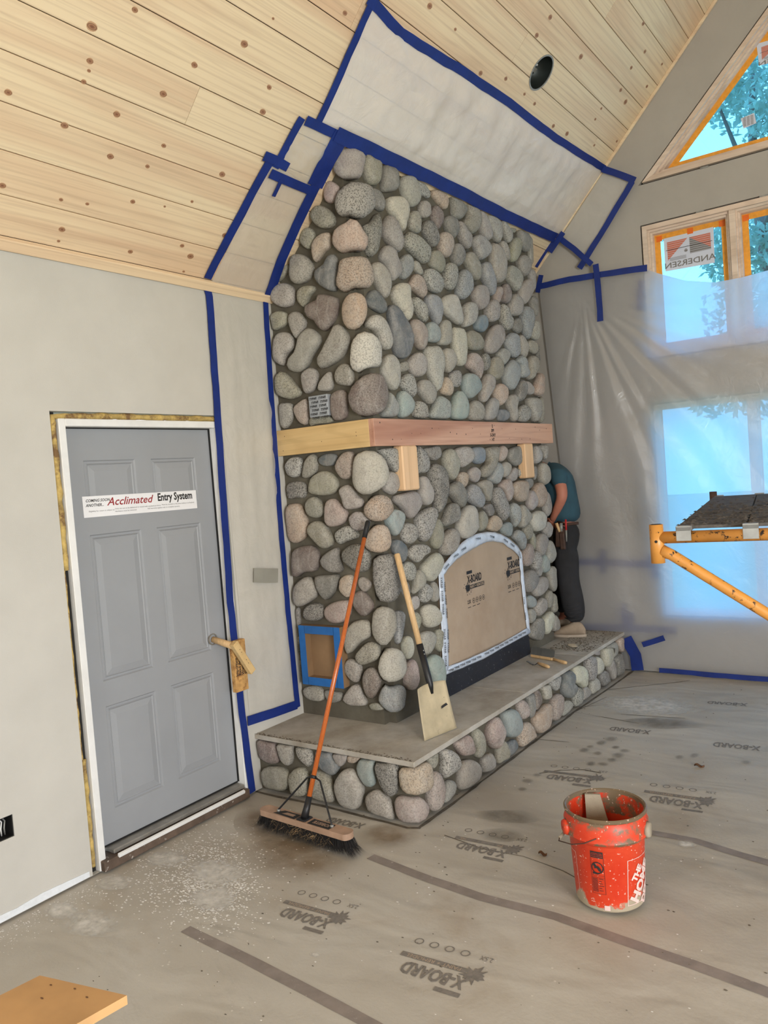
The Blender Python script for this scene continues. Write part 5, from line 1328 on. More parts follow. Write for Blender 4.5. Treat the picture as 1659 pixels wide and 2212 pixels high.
def stain(px, py, rx, ry, mat, seed, dz=.0014):
    c = FL(px, py); dx = (FL(px+rx, py)-FL(px-rx, py))/2; dy = (FL(px, py-ry)-FL(px, py+ry))/2; V = [Vector((c.x, c.y, floorz(c.x, c.y)+dz))]; F = []; n = 20
    for ring in (.33, .66, 1.0):
        for k in range(n):
            a = 2*math.pi*k/n; r = ring*(1+.22*noise.noise(Vector((math.cos(a)*1.4, math.sin(a)*1.4, seed*3.3)))); q = c+dx*(r*math.cos(a))+dy*(r*math.sin(a)); V.append(Vector((q.x, q.y, floorz(q.x, q.y)+dz)))
    for k in range(n): F.append([0, 1+k, 1+(k+1) % n])
    for i in range(2):
        for k in range(n): a = 1+i*n; F.append([a+k, a+n+k, a+n+(k+1) % n, a+(k+1) % n])
    V = [q for q in V]
    if min(q.x for q in V) < .01: V = [Vector((max(.01, q.x), q.y, q.z)) for q in V]
    mesh('floor_stain', V, F, mat, floor, True, recalc=False)
for k, (a, b, c, d) in enumerate(((650, 1850, 150, 50), (560, 1770, 60, 40), (840, 1800, 80, 28), (620, 1800, 100, 40))): stain(a, b, c, d, SB, k, .0014+.0003*k)
rs = random.Random(31)
for k, (a, b) in enumerate(((1275, 1610), (1300, 1602), (1330, 1612), (1322, 1640), (1276, 1648), (1303, 1648), (1350, 1620), (1262, 1618), (1160, 1672), (1140, 1685), (1128, 1702), (1500, 1630), (1468, 1634), (1612, 1645), (1320, 1595), (1290, 1625), (1335, 1630))):
    stain(a, b, rs.uniform(10, 17), rs.uniform(4, 7), SD, k+40, .0035+.0002*k)
for k, (a, b, c, d) in enumerate(((1080, 1800, 60, 16), (1100, 1760, 90, 14), (1420, 1560, 120, 12))): stain(a, b, c, d, SD, k+70, .0026+.0002*k)
for k, (a, b, c, d) in enumerate(((460, 1935, 52, 42), (360, 1850, 70, 22), (470, 1880, 80, 36), (240, 1900, 60, 20), (130, 1960, 60, 20), (680, 2058, 16, 6), (1480, 1820, 26, 8), (1390, 1520, 160, 22), (200, 1990, 90, 30))): stain(a, b, c, d, SW, k+100, .0020+.0002*k)
def scatter(name, n, fn_, s0, s1, mat, seed, h=.4):
    rnd = random.Random(seed); V = []; F = []
    for _ in range(n):
        p = fn_(rnd)
        if p is None: continue
        z = floorz(p.x, p.y)+.0008; s = rnd.uniform(s0, s1); a = rnd.uniform(0, 6.3); e = rnd.uniform(.3, .9); i0 = len(V)
        for k in range(5):
            t = a+k*1.2566; r = s*rnd.uniform(.6, 1.1); V.append(Vector((p.x+r*math.cos(t), p.y+r*e*math.sin(t), z)))
        V.append(Vector((p.x, p.y, z+s*h)))
        for k in range(5): F.append([i0+k, i0+(k+1) % 5, i0+5])
    o = mesh(name, V, F, mat, floor, recalc=False); o['kind'] = 'stuff'; return o
def dustfn(r):
    if r.random() < .6: c = FL(460+r.gauss(0, 46), 1905+r.gauss(0, 42))
    else: c = FL(r.gauss(390, 110), r.gauss(1860, 60))
    return c if c.x > .04 else None
scatter('dust_flakes', 3600, dustfn, .0015, .009, MT['dust'], 2, .15)
def wallfn(r):
    y = r.uniform(.7, 2.1); return Vector((.03+abs(r.gauss(0, .10)), y, 0))
scatter('drywall_crumbs', 800, wallfn, .001, .006, MT['dust'], 3, .3)
scatter('loose_chips', 260, lambda r: Vector((r.uniform(.4, 3.4), r.uniform(1.1, 4.2), 0)), .002, .007, MT['dust'], 4, .15)
scatter('mortar_crumbs', 420, lambda r: Vector((r.uniform(.6, 4.0), r.uniform(1.0, 6.2), 0)), .002, .008, MT['debris'], 5, .4)
for (px, py, s) in ((1170, 1843, .016), (1508, 1653, .022)):
    p = FL(px, py); lf = thing('dead_leaf', (p.x, p.y, floorz(p.x, p.y)), 'curled dark dead leaf left of the orange bucket' if px < 1300 else 'small brown leaf scrap far behind the orange bucket', 'leaf')
    V = []; F = []
    for k in range(9):
        t = k/8; wv = .35*s*math.sin(math.pi*t)**.7
        for sg in (-1, 0, 1): V.append(Vector((p.x-s+2.6*s*t, p.y+sg*wv*1.6, floorz(p.x, p.y)+.003+(.010*abs(sg)+.006*math.sin(t*7)))))
    for k in range(8):
        for j in (0, 1): F.append([3*k+j, 3*k+j+1, 3*k+4+j, 3*k+3+j])
    o = mesh('leaf_blade', V, F, MT['leafb'], lf, True); sd = o.modifiers.new('s', 'SOLIDIFY'); sd.thickness = .001

# ================================================================== TOOLS ON AND AGAINST THE FIREPLACE
def curveP(a, b, n, sag=Vector()): return [a.lerp(b, i/n)+sag*math.sin(math.pi*i/n) for i in range(n+1)]
# push broom
br_ = thing('push_broom', (.69, 2.80, 0), 'wide push broom with orange wooden handle leaning on the fireplace corner', 'broom')
bL, bR = FL(562, 1792), FL(757, 1842); bL = Vector((.385, 2.835, 0)); bR = Vector((1.0, 2.80, 0)); ax = (bR-bL).normalized(); bd = Vector((0, 0, 1)).cross(ax)
HD = Vector((0, 0, 1))
n = 14; hw = .036; ol = []
Lb = (bR-bL).length
for k in range(n+1): a = math.pi/2+math.pi*k/n; ol.append((hw*.8+hw*.8*math.cos(a), hw*math.sin(a)))
for k in range(n+1): a = -math.pi/2+math.pi*k/n; ol.append((Lb-hw*.8+hw*.8*math.cos(a), hw*math.sin(a)))
blk = prism('broom_block', [bL+ax*a+bd*b+HD*.078 for a, b in ol], (0, 0, .030), MT['broomw'], br_)
md = blk.modifiers.new('b', 'BEVEL'); md.width = .005; md.segments = 2; md.limit_method = 'ANGLE'
V = []; F = []; rnd = random.Random(8)
for k in range(5200):
    a = rnd.uniform(.012, Lb-.012); b = rnd.uniform(-.030, .030); p = bL+ax*a+bd*b+HD*.079
    out = ax*((a-Lb/2)/Lb*.06*(1 if abs(a-Lb/2) < Lb*.42 else 2.2))+bd*(b*.55)+Vector((rnd.gauss(0, .006), rnd.gauss(0, .006), 0)); q = p+out; q.z = rnd.uniform(.001, .010)
    m_ = p.lerp(q, .5)-out*.18; w = ax*.0008 if k % 2 else bd*.0008; i0 = len(V)
    V += [p-w, p+w, m_-w, m_+w, q]; F += [[i0, i0+1, i0+3, i0+2], [i0+2, i0+3, i0+4]]
bs = mesh('bristles', V, F, MT['bristle'], br_, recalc=False); bs['kind'] = 'stuff'
V = [];F=[]
for k in range(160):
    a = rnd.uniform(.1, Lb-.1); p = bL+ax*a-bd*.03+HD*rnd.uniform(.03, .078); q = p+ax*rnd.uniform(-.05, .05)-bd*rnd.uniform(.0, .02)-HD*rnd.uniform(.005, .05); q.z = max(.003, q.z); w = HD*.0006; i0 = len(V); V += [p-w, p+w, q]; F.append([i0, i0+1, i0+2])
bs = mesh('pale_bristles', V, F, MT['hickory'], br_, recalc=False); bs['kind'] = 'stuff'
mid = bL+ax*(Lb*.5)
sock = mid+HD*.110-bd*.0
top = un(795, 1125, 'y', YF-.075)
hdir = (top-sock).normalized(); low = sock+hdir*.10
tube('broom_handle', [low+hdir*0, top-hdir*.10], [.0125, .0125], MT['handle'], br_, 20)
tube('handle_grip', [top-hdir*.105, top-hdir*.01, top], [.0142, .0142, .010], MT['black'], br_, 16)
tube('handle_socket', [sock+HD*.004, sock+hdir*.05, low+hdir*.005], [.020, .0175, .0155], MT['blackm'], br_, 16)
obox('socket_plate', mid-ax*.030-bd*.030+HD*.108, ax*.06, bd*.06, HD*.008, MT['blackm'], br_, .003)
bnd = low+hdir*.10
tube('brace_band', [bnd-hdir*.008, bnd+hdir*.008], .0155, MT['blackm'], br_, 16)
for sg in (-1, 1):
    e = bL+ax*(Lb*.5+sg*.185)+HD*.110
    k1 = bnd+ax*sg*.045-HD*.012
    tube('brace', [bnd+ax*sg*.012, k1, e+HD*.008, e], [.005, .0048, .0048, .005], MT['blackm'], br_, 8)
    tube('brace_bolt', [e-HD*.001, e+HD*.009], .009, MT['galv'], br_, 10)
fn2 = planefn(mid+HD*.1083+ax*.0, ax, bd)
shape([(-.20, -.026), (-.045, -.030), (-.045, .022), (-.16, .022)], fn2, MT['ink'], br_, 'block_print', .0006)
shape([(.045, -.030), (.19, -.030), (.19, .024), (.045, .024)], fn2, MT['ink'], br_, 'block_print', .0006)
shape([(-.15, -.012), (-.07, -.012), (-.07, .010), (-.13, .010)], fn2, MT['broomw'], br_, 'block_print', .0009)
text('JOBSITE', lambda a, b, h: fn2(-(a)+.118, -b, h+.0006), MT['broomw'], br_, .034, bold=.001, sx=.9)
for o in (1,): pass
# shovel
sv = thing('square_shovel', (1.0, 3.6, HT), 'square-blade shovel with pale wooden handle leaning on the fireplace front', 'shovel')
sA, sB = un(915, 1601, 'z', HT+.003), un(985, 1573, 'z', HT+.003)
stp = un(857, 1196, 'x', XF+.085)
ec = (sA+sB)/2; sd_ = (stp-ec).normalized(); sw = (sB-sA).normalized(); sn = sd_.cross(sw).normalized(); sn = sn if sn.x > 0 else -sn
BLh = .285; V = []; F = []; n, m = 14, 12; WB = (sB-sA).length
for j in range(m+1):
    for i in range(n+1):
        u = i/n-.5; t = j/m; wd = WB*(1-.14*t); base = ec.lerp(ec, 0)+sd_*(BLh*t)+sw*(u*wd)
        if t > .93: base -= sd_*(.012*(abs(u)*2)**2*1)
        cup = .014*(abs(u)*2)**4*(.3+.7*t)+.012*t*t; rib = .010*math.exp(-((u)/.07)**2)*max(0, t-.25)
        V.append(base+sn*(cup+rib+.002))
for j in range(m):
    for i in range(n): a = j*(n+1)+i; F.append([a, a+1, a+n+2, a+n+1])
o = mesh('shovel_blade', V, F, MT['blade'], sv, True); s_ = o.modifiers.new('s', 'SOLIDIFY'); s_.thickness = .0022
bt_ = ec+sd_*(BLh-.06)+sn*.012
f1, f2, f3 = un(913, 1478, 'x', 0), un(903, 1392, 'x', 0), 0
def along(px, py):
    """point of the handle line nearest the pixel ray"""
    d = (FW+RT*((px-W/2)/FPX)-UP*((py-H/2)/FPX)).normalized(); w0 = bt_-CAMP; e = (stp-bt_).normalized()
    b = e.dot(d); t = (b*d.dot(w0)-e.dot(w0))/(1-b*b); return bt_+e*t
pe, ps = along(903, 1392), along(912, 1470)
tube('shovel_socket', [bt_, bt_.lerp(ps, .6)+sn*.006, ps+sn*.004, pe], [.010, .017, .0195, .0195], MT['blackm'], sv, 16)
tube('shovel_handle', [pe-(stp-pe).normalized()*.02, pe.lerp(stp, .5), stp-(stp-pe).normalized()*.006, stp], [.0165, .0178, .0178, .014], MT['hickory'], sv, 20)
for q in (.04, .06): tube('rivet', [pe+(ps-pe).normalized()*q+sn*.017, pe+(ps-pe).normalized()*q+sn*.022], .004, MT['galv'], sv, 8)
shape([(-.025, -.010), (.03, .0), (.02, .012), (-.02, .004)], planefn(ec+sd_*.14+sw*.07+sn*.012, sw, sd_), MT['ink'], sv, 'paint_spot', .001)
# bench brush, trowel, mortar lump on the hearth
HZ = lambda x, y, z=0: un(x, y, 'z', HT+z)
bb = thing('bench_brush', HZ(1172, 1415), 'small grey bristled bench brush lying on the hearth slab', 'brush')
g0, g1, g2 = HZ(1148, 1416, .012), HZ(1196, 1424, .012), HZ(1224, 1432, .010)
e = (g1-g0).normalized(); sdv = Vector((0, 0, 1)).cross(e)
obox('brush_block', g0-sdv*.018-HD*.010, (g1-g0), sdv*.036, HD*.022, MT['hickory'], bb, .006)
tube('brush_handle', [g1-e*.01, g1.lerp(g2, .35), g2-e*.02, g2], [.012, .010, .014, .010], MT['hickory'], bb, 10)
V = []; F = []
Lg = (g1-g0).length; aw = sdv if sdv.dot(FW) > 0 else -sdv
for k in range(1500):
    p = g0+e*rnd.uniform(.004, Lg-.004)+aw*rnd.uniform(-.012, .014)+HD*.012; q = p+aw*rnd.uniform(.008, .020)+HD*rnd.uniform(.046, .056)+e*rnd.gauss(0, .004); w = e*.0008; i0 = len(V); V += [p-w, p+w, q+w*.5, q-w*.5]; F.append([i0, i0+1, i0+2, i0+3])
bs = mesh('bristles', V, F, MT['bristleg'], bb, recalc=False); bs['kind'] = 'stuff'
tw = thing('pointing_trowel', HZ(1165, 1436), 'small tuck pointing trowel with wooden handle on the hearth slab', 'trowel')
t0, t1, t2, t3 = HZ(1140, 1430, .004), HZ(1150, 1436, .006), HZ(1162, 1432, .014), HZ(1186, 1441, .014)
tube('trowel_handle', [t2, t2.lerp(t3, .3), t2.lerp(t3, .8), t3], [.007, .0125, .0135, .009], MT['hickory'], tw, 12)
tube('trowel_shank', [t2, t2.lerp(t1, .5)-HD*.006, t1], [.0035, .003, .003], MT['blackm'], tw, 8)
obox('trowel_blade', t1, (t0-t1)*1.3, Vector((.012, .010, 0)), HD*.0015, MT['galv'], tw, 0)
lump = HZ(1237, 1398); bm = bmesh.new(); bmesh.ops.create_icosphere(bm, subdivisions=2, radius=.036)
for v in bm.verts: v.co = Vector((v.co.x*1.2, v.co.y*.7, v.co.z*.45))*(1+.35*noise.noise(v.co*30))+lump+HD*.014; v.co.z = max(HT+.001, v.co.z)
tag(from_bm('mortar_lump', bm, MT['mud']), 'pale lump of dried mortar on the hearth slab by the shoe', 'mortar lump')
def scat2(name, n, f, s0, s1, mat, seed):
    rnd = random.Random(seed); V = []; F = []
    for _ in range(n):
        p = f(rnd); s = rnd.uniform(s0, s1); i0 = len(V); a = rnd.uniform(0, 6)
        for k in range(4): V.append(p+Vector((s*math.cos(a+k*1.57), s*math.sin(a+k*1.57)*.7, .0006)))
        V.append(p+HD*s*.5)
        for k in range(4): F.append([i0+k, i0+(k+1) % 4, i0+4])
    o = mesh(name, V, F, mat, hearth, recalc=False); o['kind'] = 'stuff'
scat2('mortar_crumbs', 900, lambda r: Vector((r.uniform(.76, 1.09), min(6.4, 5.66+abs(r.gauss(0, .35))), HT)), .001, .009, MT['debris'], 11)
scat2('mortar_crumbs', 500, lambda r: Vector((min(1.1, .0+r.random()*1.1), 3.195+abs(r.gauss(0, .012)), HT)), .001, .007, MT['debris'], 12)

# ================================================================== ORANGE BUCKET
bc = un(1319, 1936, 'z', 0); bc = Vector((bc.x, bc.y, 0))
bk = thing('bucket', bc, 'orange plastic bucket smeared with mortar standing on the floor', 'bucket')
BH_ = .385; r0, r1 = .134, .154
prof = [(0.0, .004), (r0-.006, .004), (r0, .010), (r0+.001, .02), (r0+(r1-r0)*.70, BH_*.70), (r0+(r1-r0)*.72+.002, BH_*.71), (r1+.010, BH_*.735), (r1+.014, BH_*.76), (r1+.010, BH_*.80), (r1+.012, BH_*.87), (r1+.006, BH_*.905), (r1+.004, BH_*.95), (r1+.009, BH_*.965), (r1+.010, BH_*.99), (r1+.005, BH_), (r1-.002, BH_*.99), (r1-.005, BH_*.9), (r0-.004, .016), (0.0, .012)]
V, F = lathe_geo(bc, prof, 56)
def bucket_mat():
    m, n, l, b = nt('muddy_orange_plastic'); b.inputs['Roughness'].default_value = .42
    t = n.new('ShaderNodeTexCoord'); v = t.outputs['Object']; sx_ = n.new('ShaderNodeSeparateXYZ'); l.new(t.outputs['Generated'], sx_.inputs[0])
    c = mixc(n, l, lin((200, 50, 20)), lin((214, 74, 42)), ramp(n, l, tex(n, l, v, scale=7, detail=4), (.35, 0), (.7, 1)))
    nz = tex(n, l, v, scale=11, detail=6, rough=.7)
    def band(*st):
        mk = ramp(n, l, sx_.outputs[2], *st); mm = n.new('ShaderNodeMath'); mm.operation = 'MULTIPLY'; l.new(mk, mm.inputs[0]); l.new(nz, mm.inputs[1]); return ramp(n, l, mm.outputs[0], (.44, 0), (.52, 1))
    c = mixc(n, l, c, lin((112, 96, 74)), band((0, 0), (.66, 0), (.74, .92), (.82, .80), (.9, .88), (.955, .9), (.965, 1.6), (1, 1.8)))
    c = mixc(n, l, c, lin((170, 158, 136)), band((0, 2.0), (.05, 1.15), (.14, .85), (.24, .74), (.4, .5), (1, .4)))
    sc = ramp(n, l, tex(n, l, v, scale=85, detail=2), (.66, 0), (.69, .8)); c = mixc(n, l, c, lin((228, 196, 180)), sc)
    l.new(c, b.inputs['Base Color']); bump(n, l, nz, b, .3, .004); return m
MT['bucket'] = bucket_mat()
o = mesh('bucket_shell', V, F, MT['bucket'], bk, True); smooth_by_angle(o, 35)
toc = math.atan2(CAMP.y-bc.y, CAMP.x-bc.x)          # bearing toward the viewer
def cyl(ang0, z0, s=1.0, flip=1, dr_=.0015):
    def f(a, b, h):
        z = z0+b; t = z/BH_; R = r0+(r1-r0)*t+dr_+h; th = ang0+a/R; return Vector((bc.x+R*math.cos(th), bc.y+R*math.sin(th), z))
    return f
# warning panel (plain icon), facing the viewer a little left of centre
fw = cyl(toc-.30, .165)
def cshape(pts, f, mat, nm='label_print', h=.0004, k=3):
    bm = bmesh.new(); vs = [bm.verts.new((a, b, 0)) for a, b in pts]; bm.faces.new(vs); bmesh.ops.triangulate(bm, faces=bm.faces[:])
    for _ in range(k): bmesh.ops.subdivide_edges(bm, edges=[e for e in bm.edges if e.calc_length() > .012], cuts=1)
    bmesh.ops.triangulate(bm, faces=bm.faces[:])
    for v in bm.verts: v.co = f(v.co.x, v.co.y, h)
    bm.verts.index_update(); V = [v.co.copy() for v in bm.verts]; F = [[v.index for v in q.verts] for q in bm.faces]; bm.free()
    return mesh(nm, V, F, mat, bk, recalc=False)
R4 = lambda a, b, c, d: [(a, b), (c, b), (c, d), (a, d)]
cshape(R4(-.025, .062, .025, .088), fw, MT['ink'])
for z in (.081, .075, .068): text('WARNING AVISO' if z > .08 else 'PELIGRO DANGER', lambda a, b, h, z=z: fw(a, b+z, .0010), MT['orange'], bk, .0055)
for (a, b, c, d) in ((-.0262, -.085, -.025, .062), (.025, -.085, .0262, .062), (-.025, -.0105, .025, -.0095), (-.025, -.018, .025, -.0172), (-.025, -.085, .025, -.084)): cshape(R4(a, b, c, d), fw, MT['ink'], k=2)
on_, in_ = disc(0, .022, .024, 24), disc(0, .022, .020, 24); tr = geometry.tessellate_polygon([[Vector((a, b, 0)) for a, b in on_], [Vector((a, b, 0)) for a, b in in_]])
mesh('warning_ring', [fw(a, b, .0005) for a, b in on_+in_], [list(t) for t in tr], MT['ink'], bk, recalc=False)
cshape([(-.017, .036), (-.013, .040), (.017, .008), (.013, .004)], fw, MT['ink'])
cshape(disc(-.010, .032, .006, 10), fw, MT['ink']); cshape([(-.012, .028), (.004, .030), (.014, .018), (.012, .006), (.004, .010), (-.002, .020), (-.012, .018)], fw, MT['ink'], h=.0006)
cshape([(-.020, -.005), (.0, -.005), (.010, .0), (-.020, .003)], fw, MT['ink'])
for k in range(12):
    cshape(R4(-.023, -.024-.0048*k, -.002, -.0218-.0048*k), fw, MT['ink'], k=1)
    if k % 2 == 0: cshape(R4(.002, -.024-.0048*k, .021-.004*(k % 3), -.0218-.0048*k), fw, MT['ink'], k=1)
# framed store lettering at the right, and a frame edge at far left
MT['wprint'] = M('worn_white_print', (226, 198, 190), .6, .05, c2=(206, 80, 50), thr=(.60, .66), tscale=60)
fr_ = cyl(toc+1.0, .13)
for (a, b, c, d) in ((-.072, -.10, -.0695, .085), (-.072, .083, .10, .085), (.098, -.10, .10, .085), (-.072, -.10, .10, -.0975)): cshape(R4(a, b, c, d), fr_, MT['wprint'], 'label_frame', k=3)
ca_, sa_ = math.cos(.98), math.sin(.98)
def rot_(u, v, sc_=1): return lambda a, b, h: fr_(u+a*ca_-b*sa_, v+a*sa_+b*ca_, h)
text('THE', rot_(-.022, .022), MT['wprint'], bk, .040, bold=.0022, sub=2, sx=.9); text('HOME', rot_(.006, -.020), MT['wprint'], bk, .062, bold=.0034, sub=2, sx=.95); text('DEPOT', rot_(.052, -.050), MT['wprint'], bk, .05, bold=.003, sub=2, sx=.9)
fl_ = cyl(toc-1.22, .15)
for (a, b, c, d) in ((.03, -.09, .032, .07), (-.10, .068, .032, .07)): cshape(R4(a, b, c, d), fl_, MT['wprint'], 'label_frame')
cshape(R4(-.012, -.155, .010, -.135), cyl(toc-.10, .17), MT['wprint'], 'small_label')
# ears and bail
zE = BH_*.80
for sg in (-1, 1):
    th = toc-1.25 if sg < 0 else toc+1.25
    d = Vector((math.cos(th), math.sin(th), 0)); c = bc+d*(r1+.012)+HD*zE
    tube('bail_ear', [c-d*.004, c+d*.012], [.034, .026], MT['bucket'] if sg < 0 else MT['mud'], bk, 18)
e0 = bc+Vector((math.cos(toc-1.25), math.sin(toc-1.25), 0))*(r1+.024)+HD*zE; e1 = bc+Vector((math.cos(toc+1.25), math.sin(toc+1.25), 0))*(r1+.024)+HD*zE
gL = un(1206, 1815, 'y', bc.y-.06); 
P = [un(1288, 1812, 'y', bc.y-.165), un(1262, 1822, 'y', bc.y-.170), un(1235, 1824, 'y', bc.y-.15), un(1207, 1816, 'y', bc.y-.11), un(1210, 1806, 'y', bc.y-.07), un(1224, 1792, 'y', bc.y-.02), e0]
tube('bail_wire', P, .0022, MT['rust'], bk, 8)
tube('bail_grip', [P[3].lerp(P[4], .6), P[4].lerp(P[5], .9)], .0065, MT['mud'], bk, 10)
# scrap board standing in the bucket
sb = thing('board_scrap', bc+HD*.02, 'beige mortar-coated board scrap standing inside the orange bucket', 'board')
vd = Vector((math.cos(toc), math.sin(toc), 0)); vs = Vector((0, 0, 1)).cross(vd)
b0 = bc-vd*.03-vs*.075+HD*.016; b1 = bc-vd*.116-vs*.078+HD*.378; b2 = b1+vs*.062; b3 = b0+vs*.15
prism('board', [b0, b1, b2, b3], vd*.012, MT['mud'], sb)

# ================================================================== SCAFFOLD
vpd = FW+RT*((1668-W/2)/FPX)-UP*((969-H/2)/FPX)
sback = Vector((vpd.x, vpd.y, 0)).normalized(); sdir = Vector((sback.y, -sback.x, 0))
dray = FW+RT*((1420-W/2)/FPX)-UP*((1150-H/2)/FPX); s0 = CAMP+dray*2.95; sp_ = s0
SR = .0215*(2.95/2.8)
sc = thing('scaffold', (s0.x, s0.y, 0), 'yellow painted steel scaffold with mortar crusted deck cut off by the right edge', 'scaffold')
def atd(px, py, ref):
    """pixel -> point in the vertical plane of the near frame"""
    d = FW+RT*((px-W/2)/FPX)-UP*((py-H/2)/FPX); t = (ref-CAMP).dot(sback)/d.dot(sback); return CAMP+d*t
a0, a1 = atd(1418, 1133, s0), atd(1421, 1216, s0); a0 = Vector((a1.x*.5+a0.x*.5, a1.y*.5+a0.y*.5, a0.z)); a1 = Vector((a0.x, a0.y, a1.z))
tube('stub_post', [a1, a0], SR*1.12, MT['scaf'], sc, 24); tube('stub_bore', [a0-HD*.001, a0+HD*.0008], SR*.9, MT['dark'], sc, 20)
hz = (a0.z+a1.z)/2+.012
pb = Vector((a0.x, a0.y, 0)); Lf = 1.5
top0 = Vector((a0.x, a0.y, atd(1500, 1159, s0).z))
tube('top_rail', [top0+sdir*.005, top0+sdir*Lf], SR, MT['scaf'], sc, 24)
q0, q1, q2 = atd(1432, 1190, s0), atd(1450, 1198, s0), atd(1659, 1327, s0)
tube('brace_tube', [q0-sdir*.005, q1, q1.lerp(q2, .5), q2, q2+(q2-q1)*.9], [SR*1.1, SR*.92, SR*.9, SR*.9, SR*.9], MT['scaf'], sc, 20)
tube('pin_hole', [a0.lerp(a1, .43)-sback*(SR*1.05), a0.lerp(a1, .43)-sback*(SR*1.16)], .0055, MT['dark'], sc, 10)
pr = top0+sdir*Lf
tube('leg_post', [Vector((pr.x, pr.y, floorz(pr.x, pr.y))), pr+HD*.05], SR*1.1, MT['scaf'], sc, 20)
tube('leg_post', [Vector((q2.x, q2.y, 0))+(q2-q1)*.9*Vector((1, 1, 0)).length*0+((q2-q1)*.9)-HD*((q2-q1)*.9).z, q2+(q2-q1)*.9], SR, MT['scaf'], sc, 16)
# far frame: top stub shows over the deck
DL = 2.13
fs_ = sc
fpz = un(1545, 1063, 'y', (a0+sback*DL).y)
fq = atd(1541, 1075, s0+sback*DL)
tube('stub_post', [Vector((fq.x, fq.y, top0.z-.11)), Vector((fq.x, fq.y, atd(1541, 1062, s0+sback*DL).z))], SR*.95, MT['rust'], fs_, 20)
tube('top_rail', [Vector((fq.x, fq.y, top0.z-.0))+sdir*.01, Vector((fq.x, fq.y, top0.z))+sdir*Lf], SR, MT['rust'], fs_, 16)
tube('leg_post', [Vector((fq.x, fq.y, .0))+sdir*Lf, Vector((fq.x, fq.y, top0.z+.05))+sdir*Lf], SR, MT['rust'], fs_, 16)
print('SCAF', s0, top0, fq)
# deck
dk = sc
zD = top0.z+SR+.004
dL0 = un(1463, 1140, 'z', zD+.006); dL0 = top0+sdir*((dL0-top0).dot(sdir)); dL0.z = zD
dd = Vector((fq.x, fq.y, 0))-Vector((a0.x, a0.y, 0)); 
for k in range(3):
    w_ = .235
    pl = obox('deck_board', dL0+sdir*(k*(w_+.006))+sback*.03, sdir*w_, sback*(DL-.06), HD*.012, MT['deck'], dk, .002)
    for q in (.0, w_-.012): obox('deck_rail', dL0+sdir*(k*(w_+.006)+q)+sback*.035-HD*.045, sdir*.012, sback*(DL-.07), HD*.045, MT['galv'], dk, 0)
    if k < 3:
        for q in (.03, .03+w_*.55)[:2 if k == 0 else 1]: pass
for q in (.02, .245, .47, .70):
    for t in (0, 1):
        c = dL0+sdir*(q-.02)+sback*(t*DL); y0 = -SR-.004 if t == 0 else -SR*.2
        obox('deck_hook', Vector((c.x, c.y, top0.z-SR*.55))+sback*(-SR-.006 if t == 0 else SR), sdir*.052, sback*.006, HD*(SR*1.55+.020), MT['galv'], dk, .001)
        obox('deck_hook_top', Vector((c.x, c.y, top0.z+SR+.001))+sback*(-SR-.006 if t == 0 else -.02), sdir*.052, sback*(SR*2+.03), HD*.004+HD*.012, MT['galv'], dk, .001)
V = []; F = []
rnd = random.Random(4)
for k in range(900):
    p = dL0+sdir*rnd.uniform(0, .70)+sback*(.04+abs(rnd.gauss(0, .7))%(DL-.08))+HD*.0125; s = rnd.uniform(.003, .014); i0 = len(V)
    for j in range(4): V.append(p+sdir*s*math.cos(j*1.57+k)+sback*s*math.sin(j*1.57+k))
    V.append(p+HD*s*.5)
    for j in range(4): F.append([i0+j, i0+(j+1) % 4, i0+4])
o = mesh('mortar_crust', V, F, MT['deck'], dk, recalc=False); o['kind'] = 'stuff'

# ================================================================== FOREGROUND BOARD on a trestle (lower left corner)
ZF = .80
f0, f1, f2_, f3_ = un(86, 2107, 'z', ZF), un(274, 2150, 'z', ZF), un(165, 2212, 'z', ZF), un(0, 2150, 'z', ZF)
fd = thing('foreground_board', (f0+f1)/2-HD*.02, 'blurred corner of a knotty plywood board in the near lower left', 'board')
ea = (f1-f0).normalized(); eb = (f2_-f1).normalized(); ec_ = (f3_-f0).normalized()
prism('board_top', [f0, f1, f1+eb*.5, f0+ec_*.6], (0, 0, -.018), MT['ply'], fd)
for q, q2 in ((.25, .02), (.5, .015), (.72, .03), (.38, .06)): 
    c = f0.lerp(f1, q)+eb*q2; shape(disc(0, 0, .003+.03*q2, 9, .002), planefn(c+HD*.0004, (1, 0, 0), (0, 1, 0)), MT['leafb'], fd, 'knot', .0004)
tr_ = thing('trestle', ((f0+ec_*.4).x, (f0+ec_*.4).y, 0), 'plain wooden trestle under the near board, below the frame', 'trestle')
tc_ = (f0+f1)/2+(eb+ec_).normalized()*.22; e_ = (f1-f0).normalized()
obox('trestle_beam', Vector((tc_.x, tc_.y, ZF-.109))-e_*.10-Vector((-e_.y, e_.x, 0))*.02, e_*.2, Vector((-e_.y, e_.x, 0))*.04, HD*.09, MT['pinex'], tr_)
for sa in (-1, 1):
    for sb_ in (-1, 1):
        t = Vector((tc_.x, tc_.y, ZF-.11))+e_*.08*sa; b = Vector((tc_.x, tc_.y, 0.0))+e_*.12*sa+Vector((-e_.y, e_.x, 0))*.16*sb_
        tube('leg', [b, t], .018, MT['pinex'], tr_, 6)

